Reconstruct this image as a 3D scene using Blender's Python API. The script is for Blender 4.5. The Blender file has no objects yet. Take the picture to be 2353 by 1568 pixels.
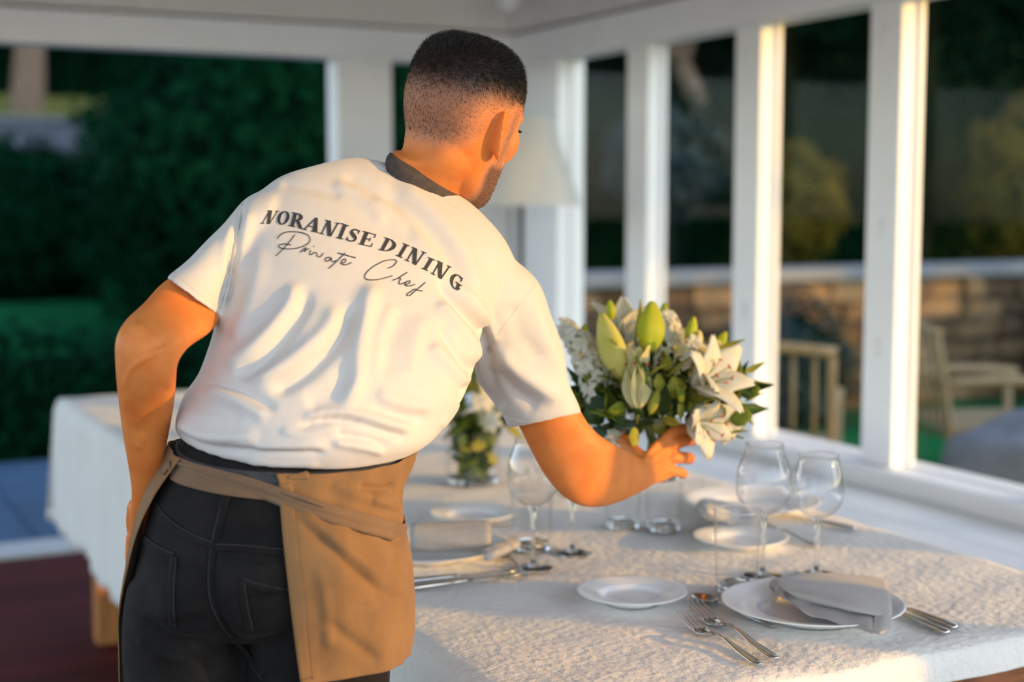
import bpy, bmesh, math, random
import numpy as np
from mathutils import Vector, Matrix
from mathutils.bvhtree import BVHTree

# ------------------------------------------------------------------ camera
SC = bpy.context.scene
PIX = 3350.0; CX, CY = 1176.5, 784.0; EYE = 1.45
PITCH, YAW = math.radians(5.5), math.radians(27)
cam_data = bpy.data.cameras.new('camera'); cam = bpy.data.objects.new('camera', cam_data)
SC.collection.objects.link(cam); SC.camera = cam
cam.location = (0, 0, EYE); cam.rotation_euler = (math.pi/2 - PITCH, 0, -YAW)
cam_data.sensor_width = 36.0; cam_data.lens = 36.0*PIX/2353.0
cam_data.clip_start = 0.05; cam_data.clip_end = 300
cam_data.dof.use_dof = True; cam_data.dof.focus_distance = 2.09; cam_data.dof.aperture_fstop = 2.15

# ------------------------------------------------------------------ light
SUN_EL, SUN_AZ = math.radians(8.2), math.radians(-45)          # towards the sun
world = bpy.data.worlds.new('sky'); SC.world = world; world.use_nodes = True
wn = world.node_tree; bg = wn.nodes['Background']
sky = wn.nodes.new('ShaderNodeTexSky'); sky.sky_type = 'NISHITA'; sky.sun_disc = False
sky.sun_elevation = math.radians(32); sky.sun_rotation = math.pi/2 - SUN_AZ
sky.air_density = 1.0; sky.dust_density = 0.6; sky.ozone_density = 1.0
hs = wn.nodes.new('ShaderNodeHueSaturation'); hs.inputs['Saturation'].default_value = 0.80; wn.links.new(sky.outputs[0], hs.inputs['Color'])
wn.links.new(hs.outputs[0], bg.inputs[0]); bg.inputs[1].default_value = 0.34
sun_data = bpy.data.lights.new('sun', 'SUN'); sun = bpy.data.objects.new('sun', sun_data)
SC.collection.objects.link(sun)
sun_data.energy = 3.0; sun_data.color = (1.0, 0.51, 0.06); sun_data.angle = math.radians(0.9)
SUNV = Vector((math.cos(SUN_EL)*math.cos(SUN_AZ), math.cos(SUN_EL)*math.sin(SUN_AZ), math.sin(SUN_EL)))
sun.rotation_euler = (-SUNV).to_track_quat('-Z', 'Y').to_euler()
SC.view_settings.view_transform = 'Standard'; SC.view_settings.look = 'None'
SC.view_settings.gamma = 1.0; SC.view_settings.use_curve_mapping = False
SC.view_settings.exposure = 0.55
SC.cycles.use_denoising = True; SC.cycles.use_adaptive_sampling = True; SC.cycles.adaptive_threshold = 0.025
SC.cycles.max_bounces = 10; SC.cycles.transparent_max_bounces = 24
SC.cycles.caustics_reflective = False; SC.cycles.caustics_refractive = False
SC.cycles.sample_clamp_indirect = 6.0

# ------------------------------------------------------------------ helpers
RNG = np.random.default_rng(7)
_f = np.array([math.sin(YAW)*math.cos(PITCH), math.cos(YAW)*math.cos(PITCH), -math.sin(PITCH)])
_r = np.array([math.cos(YAW), -math.sin(YAW), 0.0]); _u = np.cross(_r, _f)
CAM = np.array([0, 0, EYE])
def ray(x, y): return _f + _r*((x-CX)/PIX) - _u*((y-CY)/PIX)
def P(x, y, d): return CAM + d*ray(x, y)                        # a measured point at distance d
def Z(x, y, z=0.762): r = ray(x, y); return CAM + r*((z-EYE)/r[2])    # on a level surface
def to_px(X):
    q = np.asarray(X) - CAM; d = q@_f
    return np.stack([CX + PIX*(q@_r)/d, CY - PIX*(q@_u)/d, d], -1)

COL = SC.collection
def tag(o, label=None, cat=None, group=None, kind=None):
    if label: o['label'] = label
    if cat: o['category'] = cat
    if group: o['group'] = group
    if kind: o['kind'] = kind
    return o
def thing(name, label, cat, loc=(0, 0, 0), group=None, rz=0.0):
    o = bpy.data.objects.new(name, None); COL.objects.link(o); o.location = loc; o.rotation_euler = (0, 0, rz)
    o.empty_display_size = 0.05
    return tag(o, label, cat, group)
def mesh(name, v, f, smooth=True):
    m = bpy.data.meshes.new(name); m.from_pydata([tuple(map(float, p)) for p in v], [], [tuple(map(int, q)) for q in f]); m.update()
    if smooth: m.polygons.foreach_set('use_smooth', [True]*len(m.polygons))
    return m
def obj(name, v, f, mat, parent=None, smooth=True, recalc=True, autosmooth=None):
    m = mesh(name, v, f, smooth)
    if recalc:
        b = bmesh.new(); b.from_mesh(m); bmesh.ops.recalc_face_normals(b, faces=b.faces); b.to_mesh(m); b.free()
    if autosmooth: m.set_sharp_from_angle(angle=math.radians(autosmooth))
    return link(name, m, mat, parent)
def link(name, m, mat, parent=None):
    o = bpy.data.objects.new(name, m); COL.objects.link(o)
    if mat is not None and not m.materials: m.materials.append(mat)
    if parent is not None:
        o.parent = parent
        if getattr(parent, 'type', '') == 'EMPTY' or True: o.matrix_parent_inverse = Matrix.Identity(4)
    return o
def wobj(name, v, f, mat, parent, **k):
    """mesh given in world coordinates below an unrotated parent that stands at its location"""
    off = np.zeros(3); p = parent
    while p is not None: off = off + np.array(p.location); p = p.parent
    return obj(name, np.asarray(v, float) - off, f, mat, parent, **k)
def join(*parts):
    V, Fc, n = [], [], 0
    for v, f in parts:
        V.append(np.asarray(v, float)); Fc += [tuple(i+n for i in q) for q in f]; n += len(v)
    return np.concatenate(V), Fc
def box(x0, x1, y0, y1, z0, z1, bev=0.0):
    if bev <= 0:
        v = [(x, y, z) for z in (z0, z1) for x, y in ((x0, y0), (x1, y0), (x1, y1), (x0, y1))]
        return np.array(v), [(3, 2, 1, 0), (4, 5, 6, 7), (0, 1, 5, 4), (1, 2, 6, 5), (2, 3, 7, 6), (3, 0, 4, 7)]
    b = bmesh.new(); bmesh.ops.create_cube(b, size=1)
    for q in b.verts: q.co = ((x0+x1)/2+q.co.x*(x1-x0), (y0+y1)/2+q.co.y*(y1-y0), (z0+z1)/2+q.co.z*(z1-z0))
    bmesh.ops.bevel(b, geom=b.edges[:], offset=bev, segments=2, affect='EDGES', profile=0.6)
    b.verts.index_update(); v = np.array([q.co[:] for q in b.verts]); f = [[q.index for q in p.verts] for p in b.faces]; b.free()
    return v, f
def lathe(prof, n=40, closed=False):
    """profile of (radius, height) turned round z; radius 0 makes a pole"""
    V, idx = [], []
    for r, z in prof:
        if r <= 1e-6: idx.append([len(V)]*n); V.append((0, 0, z))
        else:
            idx.append(list(range(len(V), len(V)+n)))
            V += [(r*math.cos(2*math.pi*k/n), r*math.sin(2*math.pi*k/n), z) for k in range(n)]
    Fc = []
    for a, b in list(zip(idx[:-1], idx[1:])) + ([(idx[-1], idx[0])] if closed else []):
        for k in range(n):
            q = [a[k], a[(k+1) % n], b[(k+1) % n], b[k]]; q2 = []
            for i in q:
                if i not in q2: q2.append(i)
            if len(q2) > 2: Fc.append(tuple(q2))
    return np.array(V, float), Fc
def spline(pts, n):
    """Catmull-Rom through the points, n samples"""
    p = np.asarray(pts, float); m = len(p)
    p = np.concatenate([[2*p[0]-p[1]], p, [2*p[-1]-p[-2]]]); t = np.linspace(0, m-1, n); i = np.minimum(t.astype(int), m-2); f = (t-i)[:, None]
    a, b, c, d = p[i], p[i+1], p[i+2], p[i+3]
    return 0.5*(2*b + (c-a)*f + (2*a-5*b+4*c-d)*f*f + (3*b-a-3*c+d)*f**3)
def loft(rings, cap0=True, cap1=True):
    rings = [np.asarray(r, float) for r in rings]; n = len(rings[0]); V = np.concatenate(rings); Fc = []
    for i in range(len(rings)-1):
        a = i*n
        for k in range(n): Fc.append((a+k, a+(k+1) % n, a+n+(k+1) % n, a+n+k))
    if cap0: V = np.concatenate([V, [rings[0].mean(0)]]); c = len(V)-1; Fc += [((k+1) % n, k, c) for k in range(n)]
    if cap1: V = np.concatenate([V, [rings[-1].mean(0)]]); c = len(V)-1; a = (len(rings)-1)*n; Fc += [(a+k, a+(k+1) % n, c) for k in range(n)]
    return V, Fc
def dense(rings, k):
    """more rings by smooth interpolation"""
    R = np.asarray(rings, float); m, n = R.shape[:2]
    return list(spline(R.reshape(m, -1), (m-1)*k+1).reshape(-1, n, 3))
def frames(path):
    p = np.asarray(path, float); t = np.gradient(p, axis=0); t /= np.linalg.norm(t, axis=1)[:, None]+1e-12
    a = np.array([0, 0, 1.0]) if abs(t[0][2]) < 0.9 else np.array([1.0, 0, 0])
    n = np.cross(t[0], a); n /= np.linalg.norm(n); N = []
    for q in t:
        n = n - q*(n@q); n /= np.linalg.norm(n); N.append(n)
    N = np.array(N); return p, t, N, np.cross(t, N)
def tube(path, rad, n=8, samples=None, round_ends=False, flat=1.0):
    path = np.asarray(path, float); rad = np.broadcast_to(np.asarray(rad, float), (len(path),)) if np.ndim(rad) == 0 else np.asarray(rad, float)
    if samples:
        q = spline(np.concatenate([path, rad[:, None]], 1), samples); path, rad = q[:, :3], np.maximum(q[:, 3], 1e-4)
    if round_ends:
        d0 = path[0]-path[1]; d0 /= np.linalg.norm(d0)+1e-9; d1 = path[-1]-path[-2]; d1 /= np.linalg.norm(d1)+1e-9
        A = [path[0]+d0*rad[0]*s for s in (0.95, 0.7, 0.36)]; B = [path[-1]+d1*rad[-1]*s for s in (0.36, 0.7, 0.95)]
        path = np.concatenate([A, path, B]); rad = np.concatenate([[rad[0]*s for s in (0.3, 0.72, 0.93)], rad, [rad[-1]*s for s in (0.93, 0.72, 0.3)]])
    p, t, N, B = frames(path); th = np.arange(n)*2*math.pi/n
    rings = [p[i] + rad[i]*(np.cos(th)[:, None]*N[i] + flat*np.sin(th)[:, None]*B[i]) for i in range(len(p))]
    return loft(rings)
def patch(ctrl, nu=12, nv=12):
    """smooth sheet through a grid of control points"""
    c = np.asarray(ctrl, float); a, b = c.shape[:2]
    r = spline(c.reshape(a, -1), nu).reshape(nu, b, 3); r = spline(r.transpose(1, 0, 2).reshape(b, -1), nv).reshape(nv, nu, 3)
    V = r.reshape(-1, 3); Fc = [(i*nu+j, i*nu+j+1, (i+1)*nu+j+1, (i+1)*nu+j) for i in range(nv-1) for j in range(nu-1)]
    return V, Fc
def vnormals(v, f):
    v = np.asarray(v, float); n = np.zeros_like(v)
    for k in (3, 4):
        q = np.array([p for p in f if len(p) == k])
        if len(q):
            c = np.cross(v[q[:, 2]]-v[q[:, 0]], v[q[:, -1]]-v[q[:, 1]]) if k == 4 else np.cross(v[q[:, 1]]-v[q[:, 0]], v[q[:, 2]]-v[q[:, 0]])
            for j in range(k): np.add.at(n, q[:, j], c)
    return n/(np.linalg.norm(n, axis=1)[:, None]+1e-15)
def thicken(v, f, t, both=True):
    """a sheet with thickness: second skin and a rim"""
    v = np.asarray(v, float); n = vnormals(v, f); k = len(v)
    V = np.concatenate([v+n*t*0.5, v-n*t*0.5]); Fc = list(f) + [tuple(i+k for i in reversed(q)) for q in f]
    cnt = {}
    for q in f:
        for a, b in zip(q, q[1:]+q[:1]): cnt[(a, b)] = 1
    for (a, b) in cnt:
        if (b, a) not in cnt: Fc.append((b, a, a+k, b+k))
    return V, Fc
def xf(v, M): v = np.asarray(v, float); M = np.array(M); return v@M[:3, :3].T + M[:3, 3]
def place_between(v, a, b, up=(0, 0, 1)):
    """model along +x from 0 laid from a towards b"""
    a, b = np.asarray(a, float), np.asarray(b, float); x = (b-a)/np.linalg.norm(b-a); u = np.asarray(up, float); y = np.cross(u, x); y /= np.linalg.norm(y); z = np.cross(x, y)
    return np.asarray(v, float)@np.array([x, y, z]) + a
def voxel(parts, size):
    """one continuous skin over closed pieces"""
    v, f = join(*parts); m = mesh('tmp', v, f); o = bpy.data.objects.new('tmp', m); COL.objects.link(o)
    b = bmesh.new(); b.from_mesh(m); bmesh.ops.recalc_face_normals(b, faces=b.faces); b.to_mesh(m); b.free()
    r = o.modifiers.new('r', 'REMESH'); r.mode = 'VOXEL'; r.voxel_size = size; r.adaptivity = 0
    e = o.evaluated_get(bpy.context.evaluated_depsgraph_get()); w = e.to_mesh(); n = len(w.vertices)
    V = np.empty(n*3); w.vertices.foreach_get('co', V); V = V.reshape(-1, 3)
    L = np.empty(len(w.loops), int); w.loops.foreach_get('vertex_index', L)
    S = np.empty(len(w.polygons), int); T = np.empty(len(w.polygons), int)
    w.polygons.foreach_get('loop_start', S); w.polygons.foreach_get('loop_total', T)
    Fc = [tuple(L[s:s+t]) for s, t in zip(S, T)]
    e.to_mesh_clear(); bpy.data.objects.remove(o); bpy.data.meshes.remove(m)
    return V, Fc
def edges_of(f):
    E = np.concatenate([np.stack([np.array([q[i] for q in f]), np.array([q[(i+1) % len(q)] for q in f])], 1) for i in range(3)] +
                       [np.array([(q[-1], q[0]) for q in f])])
    E.sort(1); return np.unique(E, axis=0)
def smooth_mesh(v, f, it=4, lam=0.5, mask=None):
    v = np.array(v, float); E = edges_of(f); n = len(v)
    deg = np.bincount(E.ravel(), minlength=n).astype(float)[:, None]
    for _ in range(it):
        s = np.stack([np.bincount(E[:, 0], v[E[:, 1], k], n) + np.bincount(E[:, 1], v[E[:, 0], k], n) for k in range(3)], 1)
        d = lam*(s/deg - v); v += d if mask is None else d*mask[:, None]
    return v
def seg_dist(q, path):
    """distance of 2-D points to a polyline and the position along it (0..1)"""
    p = np.asarray(path, float); best = np.full(len(q), 1e9); pos = np.zeros(len(q))
    ln = np.concatenate([[0], np.cumsum(np.linalg.norm(np.diff(p, axis=0), axis=1))])
    for i in range(len(p)-1):
        d = p[i+1]-p[i]; t = np.clip(((q-p[i])@d)/(d@d+1e-9), 0, 1); r = np.linalg.norm(q-(p[i]+t[:, None]*d), axis=1)
        m = r < best; best[m] = r[m]; pos[m] = ((ln[i]+t*(ln[i+1]-ln[i]))/ln[-1])[m]
    return best, pos

# ------------------------------------------------------------------ materials
MAT = {}
def material(name, col, rough=0.6, noise=None, bump=None, spec=0.5, metal=0.0, sheen=0.0, sss=0.0, ramp=None, trans=0.0, scale_xyz=(1, 1, 1), emit=None, alpha=None, coords='Object'):
    """noise=(scale, amount) varies the colour, ramp=second colour, bump=[(scale, strength, distance, detail)]"""
    m = bpy.data.materials.new(name); m.use_nodes = True; nt = m.node_tree; b = nt.nodes['Principled BSDF']
    b.inputs['Roughness'].default_value = rough; b.inputs['Metallic'].default_value = metal
    b.inputs['Specular IOR Level'].default_value = spec; b.inputs['Sheen Weight'].default_value = sheen
    b.inputs['Base Color'].default_value = (*col, 1)
    if sss: b.inputs['Subsurface Weight'].default_value = sss; b.inputs['Subsurface Radius'].default_value = (0.012, 0.004, 0.002); b.inputs['Subsurface Scale'].default_value = 1.0
    if trans: b.inputs['Transmission Weight'].default_value = trans
    tc = nt.nodes.new('ShaderNodeTexCoord'); mp = nt.nodes.new('ShaderNodeMapping'); mp.inputs['Scale'].default_value = scale_xyz
    nt.links.new(tc.outputs[coords], mp.inputs['Vector'])
    if noise:
        nz = nt.nodes.new('ShaderNodeTexNoise'); nz.inputs['Scale'].default_value = noise[0]; nz.inputs['Detail'].default_value = 6; nz.inputs['Roughness'].default_value = 0.6
        nt.links.new(mp.outputs[0], nz.inputs['Vector'])
        mx = nt.nodes.new('ShaderNodeMix'); mx.data_type = 'RGBA'
        c2 = ramp if ramp else tuple(c*(1-noise[1]) for c in col)
        mx.inputs['A'].default_value = (*col, 1); mx.inputs['B'].default_value = (*c2, 1)
        rp = nt.nodes.new('ShaderNodeMapRange'); rp.inputs['From Min'].default_value = 0.35; rp.inputs['From Max'].default_value = 0.65
        nt.links.new(nz.outputs['Fac'], rp.inputs['Value']); nt.links.new(rp.outputs[0], mx.inputs['Factor']); nt.links.new(mx.outputs['Result'], b.inputs['Base Color'])
    prev = None
    for sc, st, di, det in (bump or []):
        nz = nt.nodes.new('ShaderNodeTexNoise'); nz.inputs['Scale'].default_value = sc; nz.inputs['Detail'].default_value = det
        nt.links.new(mp.outputs[0], nz.inputs['Vector'])
        bp = nt.nodes.new('ShaderNodeBump'); bp.inputs['Strength'].default_value = st; bp.inputs['Distance'].default_value = di
        nt.links.new(nz.outputs['Fac'], bp.inputs['Height'])
        if prev is not None: nt.links.new(prev.outputs[0], bp.inputs['Normal'])
        prev = bp
    if prev is not None: nt.links.new(prev.outputs[0], b.inputs['Normal'])
    MAT[name] = m; return m
def leaf_material(name, col, col2, rough=0.5, scale=6.0):
    """leaf: diffuse and a little light through it"""
    m = material(name, col, rough, noise=(scale, 0.5), ramp=col2, spec=0.15 if scale > 5 else 0.02)
    nt = m.node_tree; b = nt.nodes['Principled BSDF']; out = nt.nodes['Material Output']
    tr = nt.nodes.new('ShaderNodeBsdfTranslucent'); ms = nt.nodes.new('ShaderNodeMixShader'); ms.inputs[0].default_value = 0.35
    src = b.inputs['Base Color'].links[0].from_socket; nt.links.new(src, tr.inputs['Color'])
    nt.links.new(b.outputs[0], ms.inputs[1]); nt.links.new(tr.outputs[0], ms.inputs[2]); nt.links.new(ms.outputs[0], out.inputs['Surface'])
    return m
def thin_glass(name, edge=0.7, tint=(1, 1, 1), rough=0.0, base=0.045, power=2.6):
    """thin clear wall: lets light straight through, mirrors towards its edges"""
    m = bpy.data.materials.new(name); m.use_nodes = True; nt = m.node_tree; nt.nodes.remove(nt.nodes['Principled BSDF']); out = nt.nodes['Material Output']
    t = nt.nodes.new('ShaderNodeBsdfTransparent'); t.inputs[0].default_value = (*tint, 1)
    g = nt.nodes.new('ShaderNodeBsdfGlossy'); g.inputs['Roughness'].default_value = rough
    lw = nt.nodes.new('ShaderNodeLayerWeight'); pw = nt.nodes.new('ShaderNodeMath'); pw.operation = 'POWER'; pw.inputs[1].default_value = power
    ma = nt.nodes.new('ShaderNodeMath'); ma.operation = 'MULTIPLY_ADD'; ma.inputs[1].default_value = edge; ma.inputs[2].default_value = base
    lw.inputs['Blend'].default_value = 0.5; nt.links.new(lw.outputs['Facing'], pw.inputs[0]); nt.links.new(pw.outputs[0], ma.inputs[0])
    mx = nt.nodes.new('ShaderNodeMixShader'); nt.links.new(ma.outputs[0], mx.inputs[0]); nt.links.new(t.outputs[0], mx.inputs[1]); nt.links.new(g.outputs[0], mx.inputs[2])
    nt.links.new(mx.outputs[0], out.inputs['Surface']); MAT[name] = m; return m
def solid_glass(name):
    m = bpy.data.materials.new(name); m.use_nodes = True; nt = m.node_tree; nt.nodes.remove(nt.nodes['Principled BSDF'])
    g = nt.nodes.new('ShaderNodeBsdfGlass'); g.inputs['IOR'].default_value = 1.5; g.inputs['Roughness'].default_value = 0.0
    nt.links.new(g.outputs[0], nt.nodes['Material Output'].inputs['Surface']); MAT[name] = m; return m

material('white_paint', (0.87, 0.86, 0.845), 0.5, noise=(3, 0.06), bump=[(60, 0.05, 0.002, 3)])
material('ceiling_paint', (0.74, 0.70, 0.65), 0.7, noise=(2, 0.08), bump=[(40, 0.05, 0.002, 3)])
material('wall_board', (0.91, 0.90, 0.87), 0.55, noise=(2, 0.08), scale_xyz=(1, 1, 6), bump=[(30, 0.08, 0.002, 3)])
material('floor_wood', (0.125, 0.020, 0.014), 0.6, spec=0.12, noise=(9, 0.5), scale_xyz=(0.6, 8, 4), bump=[(50, 0.1, 0.002, 4)])
material('threshold', (0.6, 0.6, 0.58), 0.6, noise=(8, 0.1))
material('oak', (0.50, 0.20, 0.05), 0.45, noise=(10, 0.4), scale_xyz=(4, 4, 0.6), bump=[(60, 0.08, 0.002, 4)])
material('oak_dark', (0.30, 0.10, 0.03), 0.4, noise=(14, 0.5), scale_xyz=(1, 5, 5), bump=[(60, 0.08, 0.002, 4)])
material('tablecloth', (0.80, 0.775, 0.725), 0.9, noise=(5, 0.05), sheen=0.15, spec=0.2, bump=[(7, 0.25, 0.02, 4), (60, 0.8, 0.007, 6), (900, 0.25, 0.0006, 1)])
material('napkin', (0.42, 0.40, 0.385), 0.9, noise=(30, 0.1), sheen=0.2, spec=0.2, bump=[(60, 0.25, 0.004, 3), (1400, 0.3, 0.0004, 1)])
material('porcelain', (0.91, 0.90, 0.88), 0.22, noise=(6, 0.03), spec=0.4)
material('steel', (0.62, 0.60, 0.57), 0.13, noise=(20, 0.08), metal=1.0)
material('lamp_shade', (0.72, 0.68, 0.60), 0.85, noise=(30, 0.05), bump=[(300, 0.2, 0.001, 2)])
material('lamp_metal', (0.05, 0.05, 0.05), 0.4, noise=(20, 0.2), metal=0.6)
thin_glass("wine_glass_wall", 1.0, (0.985, 0.985, 0.985), base=0.05); thin_glass("window_glass", 0.06, (0.97, 0.99, 0.98), base=0.003, power=4.0); solid_glass("clear_glass")
# ------------------------------------------------------------------ the garden room
XW, YB = 3.15, 6.2                     # inner face of the window wall, inner face of the end wall
X0, Y0 = -1.9, -1.5
def structure(name, v, f, mat, parent=None, label=None, cat=None, **k):
    o = obj(name, v, f, mat, parent, smooth=False, **k)
    if parent is None: tag(o, label, cat, kind='structure')
    return o
floor = structure('floor', *box(X0, XW+0.2, Y0, YB-0.08, -0.12, -0.022), MAT['floor_wood'], label='dark red-brown timber board floor of the garden room', cat='floor')
pl = mesh('plank', *box(0, XW+0.2-X0, 0, 0.136, 0, 0.02, 0.002), smooth=False); pl.materials.append(MAT['floor_wood'])
k = 0; y = Y0
while y < YB-0.2:
    o = bpy.data.objects.new('plank', pl); COL.objects.link(o); o.parent = floor; o.location = (X0, y, -0.021); y += 0.141
structure('trim_1', *box(X0, XW+0.2, YB-0.09, YB+0.16, -0.12, 0.012, 0.004), MAT['threshold'], label='pale stone threshold strip along the open end of the room', cat='threshold')

# beams under the roof
structure('trim_2', *box(X0, XW+0.16, YB, YB+0.14, 2.083, 2.225, 0.004), MAT['white_paint'], label='white beam over the open end toward the garden', cat='beam')
structure('trim_3', *box(XW, XW+0.14, Y0, YB-0.001, 2.078, 2.22, 0.004), MAT['white_paint'], label='white beam over the row of windows', cat='beam')
# upper walls and ceiling
structure('wall_back', *box(X0, XW+0.2, YB-0.03, YB+0.16, 2.235, 3.0), MAT['ceiling_paint'], label='plain beige upper wall above the end beam', cat='wall')
structure('wall_right', *box(XW-0.03, XW+0.16, Y0, YB-0.031, 2.232, 3.0), MAT['ceiling_paint'], label='plain grey upper wall above the window beam', cat='wall')
structure('ceiling', *box(X0-0.3, XW+0.45, Y0, YB+0.4, 3.0, 3.1), MAT['ceiling_paint'], label='plain painted ceiling of the garden room', cat='ceiling')
structure('trim_4', *box(X0-0.1, X0+0.06, Y0, YB+0.14, 2.3, 3.0), MAT['white_paint'], label='white beam on the far open side of the room', cat='beam')
# low wall of horizontal boards under the windows
low = structure('wall_low', *box(XW+0.02, XW+0.16, Y0, YB-0.002, -0.1, 0.575), MAT['wall_board'], label='low white board wall beneath the row of windows', cat='wall')
bm_ = mesh('board', *box(0, 0.024, 0, YB-0.01-Y0, 0, 0.112, 0.003), smooth=False); bm_.materials.append(MAT['wall_board'])
for i in range(5):
    o = bpy.data.objects.new('board', bm_); COL.objects.link(o); o.parent = low; o.location = (XW-0.004, Y0, i*0.1165-0.008)
structure('trim_5', *box(XW-0.035, XW+0.17, Y0, YB-0.003, 0.577, 0.602, 0.005), MAT['white_paint'], label='white window sill board on top of the low wall', cat='sill')

# built-in bench of white planks below the windows
bn_ = thing('window_bench', 'long built-in bench of white planks below the row of windows', 'bench', (2.62, -0.2, 0))
bp_ = mesh('plank', *box(0, 0.124, 0, 5.25, 0, 0.028, 0.004), smooth=False); bp_.materials.append(MAT['wall_board'])
for i in range(4):
    o = bpy.data.objects.new('plank', bp_); COL.objects.link(o); o.parent = bn_; o.location = (i*0.130, 0, 0.50)
obj('front_panel', *box(0.03, 0.05, 0.02, 5.23, 0.001, 0.498), MAT['wall_board'], bn_, smooth=False)
for i in range(4): obj('support', *box(0.051, 0.5, 0.1+i*1.65, 0.14+i*1.65, 0.001, 0.498), MAT['wall_board'], bn_, smooth=False)

# posts of the window wall: (y of near face, width along the wall, depth)
posts = [(-1.49, 0.57, 0.10), (0.03, 0.21, 0.075), (0.98, 0.14, 0.09), (2.05, 0.13, 0.09), (2.79, 0.13, 0.09), (3.53, 0.145, 0.085), (4.25, 0.15, 0.085), (4.99, 0.16, 0.085)]
pn = {5: 'white window post with sunlit edge, nearest of those in view', 6: 'white window post with sunlit edge behind the flowers', 7: 'white window post next to the floor lamp'}
for i, (y0, w, d) in enumerate(posts):
    structure('trim_%d' % (6+i), *box(XW, XW+d, y0, y0+w, 0.603, 2.077, 0.004), MAT['white_paint'], label=pn.get(i, 'white window post out of view, %s along the wall' % ['first', 'second', 'third', 'fourth', 'fifth'][min(i, 4)]), cat='post')
structure('trim_20', *box(XW, XW+0.14, 5.74, YB-0.004, 0.603, 2.077, 0.004), MAT['white_paint'], label='white corner post behind the floor lamp', cat='post')
structure('trim_21', *box(2.29, 2.55, YB+0.0, YB+0.14, 0.013, 2.082, 0.005), MAT['white_paint'], label='white square column in the open end of the room', cat='column')
structure('trim_22', *box(2.96, XW-0.003, YB, YB+0.14, 0.013, 2.082, 0.005), MAT['white_paint'], label='white end post beside the corner of the room', cat='post')
structure('trim_23', *box(X0-0.1, X0+0.06, YB, YB+0.14, 0.013, 2.082, 0.005), MAT['white_paint'], label='white post at the far open corner', cat='post')
# windows: sash and pane in each bay in view
bays = [(2.93, 3.52), (3.685, 4.24), (4.41, 4.98), (5.16, 5.735)]
wl = ['window next to the edge of the picture', 'window behind the wine glasses', 'window behind the flowers', 'window beside the floor lamp']
for i, (a, b) in enumerate(bays):
    w = thing('window_%d' % (i+1), 'clear glass %s with slim white frame' % wl[i], 'window', (XW+0.067, a, 0.603)); w['kind'] = 'structure'
    h = 2.077-0.603; s = 0.004; W = b-a
    fr = join(box(0, 0.017, 0.001, s, 0.001, h-0.001), box(0, 0.017, W-s, W-0.001, 0.001, h-0.001), box(0, 0.017, s, W-s, 0.001, s), box(0, 0.017, s, W-s, h-s, h-0.001))
    obj('window_frame', *fr, MAT['white_paint'], w, smooth=False)
    obj('pane', *box(0.007, 0.011, s-0.002, W-s+0.002, s-0.002, h-s+0.002), MAT['window_glass'], w, smooth=False)
# little hinges on the two near posts
for y, z in ((3.60, 1.96), (3.60, 1.36), (3.6, 0.98), (4.32, 1.96), (4.32, 1.05)):
    o = obj('hinge', *tube([(XW-0.004, y, z-0.03), (XW-0.004, y, z+0.03)], 0.006, 8), MAT['white_paint'])
    tag(o, None, None); hp = [q for q in bpy.data.objects if q.name == ('trim_11' if y < 4 else 'trim_12')][0]; o.parent = hp

# small white spot lamp in the corner under the ceiling
w = thing('ceiling_spotlight', 'small white spotlight in the corner under the ceiling', 'spotlight', (2.97, 5.86, 2.29))
obj('lamp_head', *lathe([(0, 0), (0.035, 0.004), (0.045, 0.02), (0.045, 0.09), (0.03, 0.105), (0, 0.108)], 24), MAT['white_paint'], w)
obj('bracket', *tube([(0, 0, 0.1), (0, 0, 0.70)], 0.008, 8), MAT['white_paint'], w)

# floor lamp in the corner
lx, ly = 2.82, 5.45
lamp = thing('floor_lamp', 'floor lamp with a large cream conical shade in the room corner', 'lamp', (lx, ly, 0))
obj('base', *lathe([(0, 0), (0.15, 0), (0.15, 0.012), (0.13, 0.022), (0.02, 0.03), (0, 0.03)], 36), MAT['lamp_metal'], lamp)
obj('pole', *lathe([(0.011, 0.03), (0.011, 1.55), (0, 1.55)], 14), MAT['lamp_metal'], lamp)
sv, sf = lathe([(0.253, 1.43), (0.126, 1.795), (0.122, 1.795), (0.249, 1.43)], 48, closed=True)
sh = obj('lamp_shade', sv, sf, MAT['lamp_shade'], lamp, autosmooth=40)
obj('shade_ring', *join(tube([(0.124*math.cos(a), 0.124*math.sin(a), 1.79) for a in np.linspace(0, 2*math.pi, 40)], 0.003, 6), tube([(-0.124, 0, 1.79), (0.124, 0, 1.79)], 0.002, 6), tube([(0, -0.124, 1.79), (0, 0.124, 1.79)], 0.002, 6)), MAT['lamp_metal'], sh)
obj('bulb', *lathe([(0, 1.545), (0.014, 1.55), (0.016, 1.58), (0.03, 1.61), (0.034, 1.635), (0.025, 1.66), (0, 1.67)], 20), MAT['porcelain'], lamp)
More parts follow.
